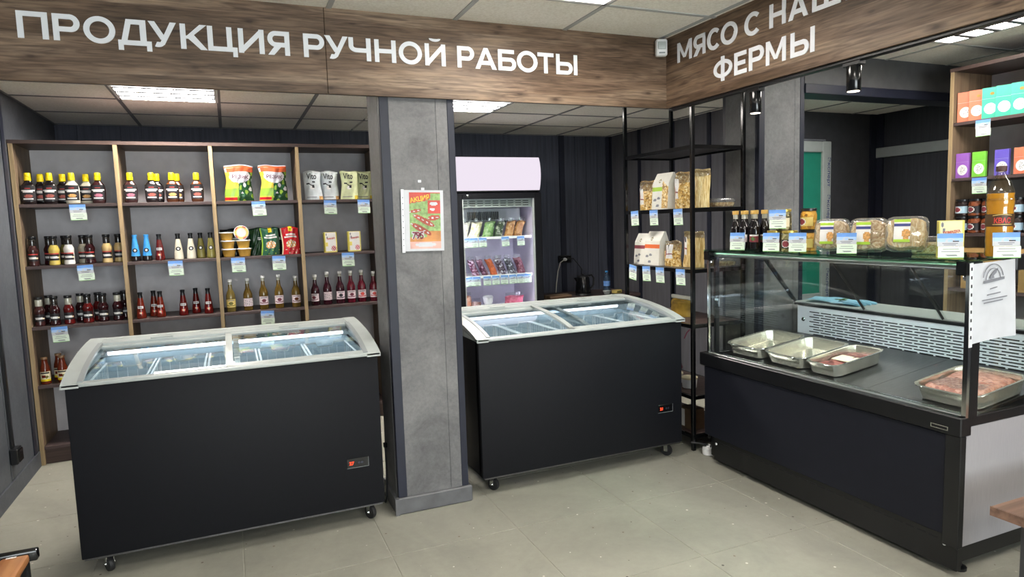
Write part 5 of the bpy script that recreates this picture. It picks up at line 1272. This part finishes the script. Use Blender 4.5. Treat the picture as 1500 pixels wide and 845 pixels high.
for xc, w, mt, nm, lb in ((1.335, .225, 'meat_mince', 'minced_meat', 'flat block of minced meat filling the nearest pan'), (.722, .14, 'meat_dark', 'meat_pieces', 'dark red meat pieces in the narrow pan')):
    p = thing(nm, lb, 'meat', deckpt(xc, .295, .0125)); p.rotation_euler = (Matrix.Rotation(-PI/2, 4, 'Z') @ Matrix.Rotation(-TILT, 4, 'X')).to_euler()
    rnd = random.Random(5); hh = .050 if nm == 'minced_meat' else .03
    m = MB().lathe([(.42, 0), (.46, .01), (.49, hh*.8), (.44, hh), (.2, hh*1.06), (.03, hh*1.04)], 30, sx=w, sy=.30, sq=8)
    m.move(lambda q: q+Vector((0, 0, .004*math.sin(60*q.x)*math.sin(47*q.y)+.003*math.sin(31*q.y+9*q.x)) if q.z > .01 else (0, 0, 0)))
    part('meat', m, mt, p)
    if nm == 'meat_pieces':
        part('label_card', MB().box((-.05, -.04, hh+.004), (.05, .04, hh+.007)), 'label_ivory', p)
    else:
        part('plastic_wrap', MB().grid(lambda u, v: ((u-.5)*.2, -.13+v*.11, hh+.008+.004*math.sin(19*u+8*v)), 14, 8), [FILM], p)
# blue gloves and green thing on the ledge
gl = thing('disposable_gloves', 'pale blue disposable gloves spread on the work ledge of the showcase', 'gloves', (CS[0]+.80, CS[1]-.20, .9075), -PI/2)
mk('glove_blue', '86bdd8', .5)
part('glove_sheet', MB().grid(lambda u, v: (-.16+u*.36+.02*math.sin(6*v), -.08+v*.19, .006+.012*abs(math.sin(5*u+3*v))*(1-u*.5)), 20, 10), 'glove_blue', gl)
for k in range(4): part('finger', MB().tube([(.12, -.05+.035*k, .012), (.18, -.055+.04*k, .012), (.23, -.06+.045*k, .008)], [.012, .011, .007], 8), 'glove_blue', gl)
hb = thing('herb_sprig', 'small green herb sprig on the blue gloves', 'herbs', (CS[0]+.79, CS[1]-.27, .925))
for k in range(6):
    a = k*1.05
    part('leaf', MB().prism([(0, 0), (.02, .008), (.04, 0), (.02, -.008)], 0, .003, 0, 'XY').move(lambda p: Vector((p.x*math.cos(a)-p.y*math.sin(a), p.x*math.sin(a)+p.y*math.cos(a), p.z+.002*k))), mk('leaf_green', '5c7a44', .5), hb)
part('stem', MB().tube([(-.02, 0, .004), (.03, .01, .006)], .003, 6), 'leaf_green', hb)

# goods on the showcase top
ZG = 1.2545
wk = mk('cork_wood', 'c8a150', .5, var=.15); mk('syrup', '120d10', .06, spec=.8); mk('syrup_red', '2a0f12', .06, spec=.8)
def syrup(lbl):
    def f():
        b = MB().lathe([(.024, 0), (.027, .003), (.0275, .01), (.0275, .11), (.025, .13), (.015, .155), (.0135, .17), (.0135, .175, 1), (.0135, .195, 1)], 18)
        c = MB().lathe([(.0165, 0), (.0175, .001), (.0175, .019), (.016, .021)], 18)
        lab = front_label(.028, .045, .085, 60, n=12, rows=10, mats=(lbl, 'label_white', 'leaf_green'), mf=lambda u, v: 2 if (u-.5)**2+(v-.45)**2 < .05 else 1 if v > .8 else 0)
        return [P('bottle', b, ['syrup', 'glass_pale']), P('cap', c, wk, (0, 0, .194)), P('label', lab, None)]
    return f
for i, (x, y, l_, lb) in enumerate([(2.60, 2.935, 'label_yellow', 'dark syrup bottle with wooden cap and lime label, leftmost on the showcase top'), (2.665, 2.93, 'label_yellow', 'dark syrup bottle standing behind the leftmost one'),
                          (2.60, 2.868, 'label_pink', 'dark syrup bottle behind the first price tag'), (2.66, 2.86, 'label_pink', 'dark syrup bottle in the back, fourth of the group'),
                          (2.60, 2.785, 'label_maroon', 'dark syrup bottle with red label, front right of the group'), (2.655, 2.775, 'label_maroon', 'dark syrup bottle with red label, back right of the group')]):
    place('bottle', 'syr'+l_, syrup(l_), lb, 'bottle', (x, y, ZG), -PI/2+.4, 'dark syrup bottles on the showcase')
checker_food('pickles', ('6a6840', '8f8a58', 'b0a878'), 60.); checker_food('olives', ('3c3622', '5c5434', 'c0b68a'), 70.); checker_food('peach', ('c08a2c', 'd9a640', '8a5a22'), 60.)
def preserve(food, band, lid='lid_gold'):
    mk('lid_gold', 'cdb45a', .3, metal=.6); mk('lid_black', '1b1b1e', .3)
    def f():
        b = MB().lathe([(.034, 0), (.038, .003), (.0385, .012), (.0385, .072), (.036, .084), (.033, .088), (.033, .094)], 22)
        c = MB().lathe([(.036, 0), (.0375, .001), (.0375, .012), (.035, .014)], 22)
        lab = front_label(.039, .018, .062, 75, n=20, rows=12, mats=(band, 'label_white', 'label_maroon'), mf=lambda u, v: (1 if ((u-.4)*1.6)**2+(v-.5)**2 > .10 else 2) if ((u-.4)*1.6)**2+(v-.5)**2 < .17 else 0)
        return [P('jar', b, food), P('lid', c, lid, (0, 0, .093)), P('label', lab, None)]
    return f
place('jar', 'jrA', preserve('pickles', 'label_maroon'), 'glass jar with gold lid and maroon label, left one beneath the stacked jar', 'jar', (2.60, 2.645, ZG), -PI/2+.3, 'preserve jars on the showcase')
place('jar', 'jrB', preserve('pickles', 'label_black'), 'glass jar with gold lid and dark label, right one beneath the stacked jar', 'jar', (2.60, 2.545, ZG), -PI/2+.5, 'preserve jars on the showcase')
place('jar', 'jrC', preserve('olives', 'label_cream'), 'glass jar with gold lid stacked on top of two others', 'jar', (2.605, 2.592, ZG+.1078), -PI/2+.3, 'preserve jars on the showcase')
place('jar', 'jrD', preserve('peach', 'label_yellow', 'lid_black'), 'lower jar of yellow preserve behind the first plastic container', 'jar', (2.70, 2.52, ZG), -PI/2, 'preserve jars on the showcase')
place('jar', 'jrE', preserve('peach', 'label_yellow', 'lid_black'), 'upper jar of yellow preserve with black lid in front of the green door', 'jar', (2.70, 2.52, ZG+.1078), -PI/2, 'preserve jars on the showcase')
def snackbox(seed, foodm):
    W_, D_, H_ = .160, .065, .155
    def f():
        b = MB().lathe([(.43, 0), (.47, .004), (.49, D_*.45), (.5, D_*.5), (.5, D_*.54), (.47, D_*.6), (.44, D_-.004), (.40, D_)], 36, sx=W_, sy=H_, sq=6)
        fd = MB().lathe([(.40, .004), (.45, .01), (.455, D_*.5), (.42, D_*.78), (.3, D_*.84), (.05, D_*.86)], 30, sx=W_, sy=H_*.93, sq=5)
        fd.move(lambda q: q+Vector((.003*math.sin(90*q.y+seed), .003*math.sin(80*q.x), .004*math.sin(70*q.x+seed)*math.sin(85*q.y))))
        def mf(u, v):
            if v > .86: return 1
            if .70 < v < .84: return 2
            if v < .1: return 3
            if (u-.75)**2+(v-.35)**2 < .06: return 4
            return 0
        lb = MB().grid(lambda u, v: (-.045+u*.06, -.045+v*.10, D_+.0008), 12, 16, 0, mf, False)
        return [P('food', fd, foodm), P('container', b, [TRAY]), P('label', lb, ['label_white', 'label_green', 'film_blue', 'label_green', 'toast_print'])]
    return f
strand_food('snack_tan', ('b08650', 'd8b682', 'eedcb4'), 34., (1, 1, 1)); strand_food('snack_gold', ('b8924e', 'dcba7a', 'f0e2b6'), 55., (1, .3, 1))
def stand_box(key, x, y, bd, lb, yaw, lean):
    """container standing on its long edge, lid facing the viewer, leaning back"""
    o = place('snack_container', key, bd, lb, 'food container', (x, y, ZG+.080), group='clear snack containers on the showcase')
    o.rotation_euler = (Matrix.Rotation(yaw, 4, 'Z') @ Matrix.Rotation(PI/2-lean, 4, 'X')).to_euler(); return o
stand_box('sb1', 2.665, 2.335, snackbox(1, 'snack_tan'), 'clear container of tan snacks standing on edge, leftmost of three', -PI/2+.45, .12)
stand_box('sb2', 2.68, 2.15, snackbox(4, 'snack_tan'), 'clear container of tan snacks standing on edge, middle of three', -PI/2+.45, .12)
stand_box('sb3', 2.665, 1.96, snackbox(8, 'snack_gold'), 'clear container of golden straws tilted on edge, rightmost of three', -PI/2+.55, .32)
place('snack_container', 'tr4', traymesh(.16, .12, .05, 'tr4', 'snack_gold'), 'clear container of golden straws lying flat behind the tilted one', 'food container', (2.78, 1.93, ZG), -PI/2+.3, 'clear snack containers on the showcase')
place('carton', 'pomadka', candybox(.085, .145, .05, True), 'yellow and cream sweets carton on the showcase beside the kvass bottle', 'carton', (2.60, 1.728, ZG), -PI/2+.75)
# kvass bottle
kv = thing('kvass_bottle', 'large plastic kvass bottle with brown cap at the right end of the showcase top', 'bottle', (2.72, 1.625, ZG), -PI/2+.75)
kl = [(.036, 0), (.043, .004), (.045, .02), (.043, .045), (.045, .06), (.045, .165), (.043, .18), (.046, .20), (.047, .215), (.044, .23), (.046, .24)]
ks = kl+[(.043, .255), (.033, .285), (.018, .308), (.0145, .318), (.0145, .33)]
part('bottle', MB().lathe([(r, z) for r, z in ks], 28), [glass_mat('pet', 'f6f4ea', rough=.02, refl=1.8)], kv)
part('kvass', MB().lathe([(r-.0015, z+.001) for r, z in kl]+[(.044, .243)], 28), [mk('kvass_amber', 'cf9530', .15)], kv, label='amber kvass filling the bottle')
part('cap', MB().lathe([(.0165, 0), (.0175, .001), (.0175, .018), (.016, .02)], 20), 'cap_brown', kv, (0, 0, .326))
part('label', MB().lathe([(.0458, .118), (.0458, .165)], 28, cap=False), mk('kvas_label', '4a3420', .45), kv)
def curved_text(s, h, m, width, r, z):
    me = text_mesh(s, h, m, .03, width).copy()
    for v in me.vertices:
        a = v.co.x/r; v.co = Vector((r*math.sin(a), -r*math.cos(a)+v.co.y, v.co.z+z))
    return me
link('lettering', curved_text('КВАС', .022, 'red_print', .055, .0463, .13), kv)
bord = MB()
for z in (.125, .158): bord.grid(lambda u, v: (.0462*math.sin((u-.5)*1.4), -.0462*math.cos((u-.5)*1.4), z+.002*v+(.004*math.sin(PI*u) if z > .14 else 0)), 12, 1)
part('label_border', bord, 'label_yellow', kv)
part('swirl_rib', MB().lathe([(.0462, .214), (.0485, .219), (.0462, .224)], 28, cap=False), [MATS['pet']], kv)
for x, y, z, rz, lean, lb in [(2.548, 2.86, ZG, .35, .12, 'price tag leaning on the dark syrup bottles'), (2.545, 2.612, ZG, .4, .12, 'price tag leaning on the lower preserve jars'), (2.548, 2.575, ZG+.116, .4, .04, 'price tag stuck on the uppermost preserve jar'),
                              (2.56, 2.455, ZG, .4, .12, 'price tag standing between the jars and the first container'), (2.573, 2.185, ZG, .4, .1, 'price tag leaning on the middle snack container'),
                              (2.55, 1.70, ZG, .75, .1, 'price tag leaning on the sweets carton'), (2.662, 1.565, ZG, .75, .1, 'price tag leaning on the kvass bottle')]:
    pricetag((x, y, z+.0965), lb, RG+rz, lean=-lean, group='price tags on the showcase', s=.96)

# paper sheet in a punched sleeve on the end glass
ps = thing('paper_sheet', 'white A4 notice in a punched sleeve hanging on the end glass of the showcase', 'notice', (2.505, 1.590, .94), 0, rot=(0, -.03, 0))
pw, phh = .262, .30
part('sheet', MB().grid(lambda u, v: (.018+u*(pw-.018), -.004-.006*math.sin(3*u)*(1-v)-.008*u*u*(1-v), .008*math.sin(2.6*u)*(v < .5)*(1-2*v)+v*phh), 14, 14), 'paper', ps)
sl = part('sleeve_strip', MB().box((0, -.004, -.012), (.018, -.002, phh+.004)), 'film', ps)
for k in range(9):
    part('punch_hole', MB().box((.006, -.0052, .02+.032*k), (.012, -.0038, .032+.032*k)), 'slot_dark', sl)
em = MB()
for o_ in arc(.125, .235, .060, .058, 10, 170, .003, 24)+arc(.125, .235, .043, .042, 0, 180, .003, 24): em.prism(o_, -.0105, -.009)
em.prism([(.07, .222), (.19, .230), (.19, .24), (.07, .232)], -.0105, -.009)
em.prism([(.105, .245), (.122, .262), (.15, .275), (.142, .258), (.125, .248), (.13, .24), (.105, .238)], -.0105, -.009)
part('emblem', em, 'ink_grey', ps)
rows = MB()
for x0, x1, z in ((.105, .145, .198), (.088, .165, .176), (.06, .205, .158), (.07, .18, .147)): rows.prism([(x0, z), (x1, z+.004), (x1, z+.0075), (x0, z+.0035)], -.0125, -.011)
part('text_line', rows, 'ink_grey', ps)

# ------------------------------------------------------------------ poster on the pillar
pt = thing('sale_poster', 'sale poster with sausages in a punched sleeve on the concrete pillar', 'poster', (.775, 3.2005, 1.318), 0, rot=(0, .02, 0))
part('sheet', MB().box((.016, -.0012, .004), (.213, .0, .302)), 'paper', pt)
ss = part('sleeve_strip', MB().box((0, -.0016, -.002), (.015, -.0004, .305)), 'film', pt)
for k in range(9): part('punch_hole', MB().box((.005, -.0022, .03+.029*k), (.010, -.0014, .036+.029*k)), 'ink_grey', ss)
mk('p_red', 'bd4a40', .5, var=.1); mk('p_green', '84a266', .5, var=.25, scale=50); mk('p_saus', 'a34838', .5, var=.2); mk('p_orange', 'c88a50', .5, var=.2); mk('p_peach', 'd9aaa0', .5, var=.1); mk('p_yellow', 'f0cf3c', .5); mk('p_maroon', '7a2a3a', .5)
def pf(u, v):
    if v < .125: return 4 if ((u-.5)/.45)**2+((v-.07)/.055)**2 > .55 else 6
    if v > .985-.0 or v > .80+.10*u+(.02 if u > .6 else 0) and u < .68: return 0
    for cx, cy, a, b, an in ((.46, .50, .38, .075, -.42), (.36, .35, .36, .075, -.42), (.78, .55, .2, .07, .1), (.18, .67, .2, .045, .15)):
        x, y = (u-cx), (v-cy)*1.45; c, s_ = math.cos(an), math.sin(an); X, Y = x*c+y*s_, -x*s_+y*c
        if (X/a)**2+(Y/b)**2 < 1: return 6 if (abs(Y) < .014 and int((X+1)*14) % 2) else 2
    if u > .6 and .62 < v < .86: return 6 if ((u-.78)/.13)**2+((v-.80)/.035)**2 < 1 or ((u-.74)/.08)**2+((v-.7)/.025)**2 < 1 else 0
    if v < .32 and u > .55: return 3
    if v < .2: return 3
    return 1
part('picture', MB().grid(lambda u, v: (.040+u*.157, -.0018, .016+v*.275), 44, 64, 0, pf, False), ['p_red', 'p_green', 'p_saus', 'p_orange', 'p_peach', 'p_yellow', 'paper'], pt)
link('lettering', text_mesh('АКЦИЯ', .028, 'p_yellow', .015, .098), pt, (.095, -.0024, .245), (0, math.radians(-11), 0), 'yellow sale lettering')
link('lettering', text_mesh('795', .041, 'paper', .12, .064), pt, (.080, -.0022, .0605))
link('lettering', text_mesh('795', .037, 'p_maroon', .03, .056), pt, (.080, -.0030, .0625), (0, 0, 0), 'maroon price digits')
for n, (x, z) in enumerate(((.11, .308), (.095, .345))):
    part('clear_tape', MB().box((x-.008, -.0016, z-.006), (x+.008, -.0006, z+.006)), 'film', pt)

# ------------------------------------------------------------------ goods on the right bookcase (faces -X)
mk('tea_coral', 'd9795c', .4); mk('tea_teal', '3fae93', .4); mk('tea_purple', '9a62bd', .35); mk('tea_green', '7fcf4a', .35); mk('tea_violet', '6a5cc0', .35); mk('tea_gold', 'a58a4c', .3, metal=.6)
def teabox(m, gold, h=.185, w=.08):
    def f():
        b = MB().box((-w/2, 0, 0), (w/2, .022, h), 0, bev=.0015)
        fold = MB().box((-w/2-.0004, -.0006, h*.64), (w/2+.0004, .0, h*.645))
        n = 24
        disk = MB().grid(lambda u, v: (.004+.031*v*math.cos(2*PI*u), -.0010, h*.32+.033*v*math.sin(2*PI*u)), 28, 6, 0, lambda u, v: 1 if (math.sin(2*PI*u*5+v*3)*math.sin(v*17) > .45 and .2 < v < .92) else 0, False)
        out = [P('carton', b, m), P('fold_line', fold, 'paper'), P('label', disk, ['label_white', 'ink_grey'])]
        if gold: out.append(P('seal', MB().grid(lambda u, v: (.012+.011*v*math.cos(2*PI*u), -.0011, h*.8+.009*v*math.sin(2*PI*u)), 18, 2), 'tea_gold'))
        return out
    return f
YS_ = 4.335
for i, (m, y, gd, lb) in enumerate([('tea_coral', 2.842, 0, 'coral tea carton, leftmost on the top shelf of the right bookcase'), ('tea_coral', 2.772, 1, 'coral tea carton with gold seal, second on the top shelf'),
                      ('tea_teal', 2.693, 1, 'teal tea carton with gold seal, first teal one from the left'), ('tea_teal', 2.613, 0, 'teal tea carton without seal, middle of the teal ones'), ('tea_teal', 2.527, 1, 'teal tea carton at the right edge of the picture'), ('tea_teal', 2.44, 0, 'teal tea carton beyond the right edge of the picture')]):
    place('tea_carton', 'tea%s%d' % (m, gd), teabox(m, gd), lb, 'carton', (YS_, y-.018, SH2[0]+.0005), -PI/2+.36, 'tea cartons on the top right shelf')
for m, y, lb in [('tea_purple', 2.83, 'purple tea pack on the second right shelf'), ('tea_green', 2.728, 'bright green tea pack on the second right shelf'), ('tea_violet', 2.594, 'violet tea pack behind the kvass bottle cap'), ('tea_coral', 2.485, 'coral tea pack at the picture edge on the second right shelf')]:
    place('tea_carton', 'teb'+m, teabox(m, 0, .155, .08), lb, 'carton', (YS_, y, SH2[1]+.0005), -PI/2, 'tea packs on the second right shelf')
for y, z, lb in [(2.69, SH2[0], 'price tag hanging below the teal tea cartons'), (2.70, SH2[1], 'price tag hanging behind the kvass bottle')]:
    pricetag((4.304, y, z-.006), lb, -PI/2, group='price tags on the right bookcase', s=1.0)
checker_food('jam_dark', ('1c1416', '2c1c1c', '3a2624'), 50.); checker_food('jam_red', ('6a3420', '8a4a28', '4a2418'), 50.)
mk('jam_label', 'a9c4d6', .5)
for i in range(7):
    y = 2.832-.082*i
    for j in range(2):
        fm, lbm = ('jam_dark', 'jam_label') if i not in (1, 2) else ('jam_red', 'label_black')
        place('jar', 'jam%s' % fm, preserve(fm, lbm, 'lid_black'), '%s jam jar, %s from the left in the %s layer, third right shelf' % ('reddish' if i in (1, 2) else 'dark', ORD[i], ('lower', 'upper')[j]),
              'jar', (4.36, y, SH2[2]+.0005+j*.1078 - 0), -PI/2, 'jam jars on the third right shelf', scale=(1.02, 1.02, 1))
o = thing('cereal_carton', 'tan carton with pale round label on the lower right shelf, seen through the showcase glass', 'carton', (4.33, 2.70, SH2[3]+.0005), -PI/2)
part('carton', MB().box((-.11, 0, 0), (.11, .12, .26), bev=.002), mk('carton_tan', 'b5905a', .6), o); part('label', MB().grid(lambda u, v: (.04*v*math.cos(2*PI*u), -.001, .14+.05*v*math.sin(2*PI*u)), 24, 2), 'label_cream', o)
o = thing('cereal_carton', 'tan carton with pale round label on the lower right shelf, seen beyond the notice', 'carton', (4.33, 2.36, SH2[3]+.0005), -PI/2)
part('carton', MB().box((-.11, 0, 0), (.11, .12, .26), bev=.002), 'carton_tan', o); part('label', MB().grid(lambda u, v: (.04*v*math.cos(2*PI*u), -.001, .14+.05*v*math.sin(2*PI*u)), 24, 2), 'label_cream', o)

# ------------------------------------------------------------------ benches
def bench_left():
    b = thing('slat_bench', 'bench with orange varnished slats and black metal frame at the lower left corner', 'bench', (-.66, 2.555, 0))
    board_mat('pine_orange', 'a8683c', 'd39a66', 1, .3, .5, .5)
    for k in range(6):
        part('slat', MB().box((-.085-.083*k, -1.2, .398), (-.008-.083*k, -.022, .425), bev=.007, seg=2), 'pine_orange', b)
    part('end_bar', MB().box((-.52, -.02, .395), (.012, .012, .432), bev=.006, seg=2), 'black_gloss', b)
    part('end_bar', MB().box((-.52, -1.235, .395), (.012, -1.203, .432), bev=.006, seg=2), 'black_gloss', b)
    part('side_bar', MB().box((-.04, -1.2, .36), (-.012, -.02, .396)), 'black_plastic', b)
    part('side_bar', MB().box((-.50, -1.2, .36), (-.472, -.02, .396)), 'black_plastic', b)
    for x in (-.04, -.50):
        for y in (-.05, -1.2): part('leg', MB().box((x, y, 0), (x+.03, y+.03, .396)), 'black_plastic', b)
    part('paint_chip', MB().grid(lambda u, v: (-.055+.028*(u-.5)*(1+.3*math.sin(9*v)), -.026-.010*v, .4256), 5, 3), 'label_white', b, label='white scuff on the slat end')
bench_left()
b = thing('brown_bench', 'brown wood topped bench with black square legs at the lower right corner', 'bench', (2.29, 1.36, 0), 0)
board_mat('bench_top', '5f4a40', '86695a', 0, .45, .5)
part('table_top', MB().box((0, -.42, .418), (1.1, 0, .45), bev=.003), 'bench_top', b)
part('edge_band', MB().box((-.002, -.42, .4185), (.001, 0, .4495)), 'bench_top', b)
mk('leg_dark', '3a3b40', .45)
for x in (.10, .94):
    for y in (-.39, -.10): part('leg', MB().box((x, y, 0), (x+.06, y+.06, .418), bev=.002), 'leg_dark', b)
part('stretcher', MB().box((.16, -.095, .36), (.94, -.045, .418)), 'leg_dark', b)
part('stretcher', MB().box((.16, -.385, .36), (.94, -.335, .418)), 'leg_dark', b)
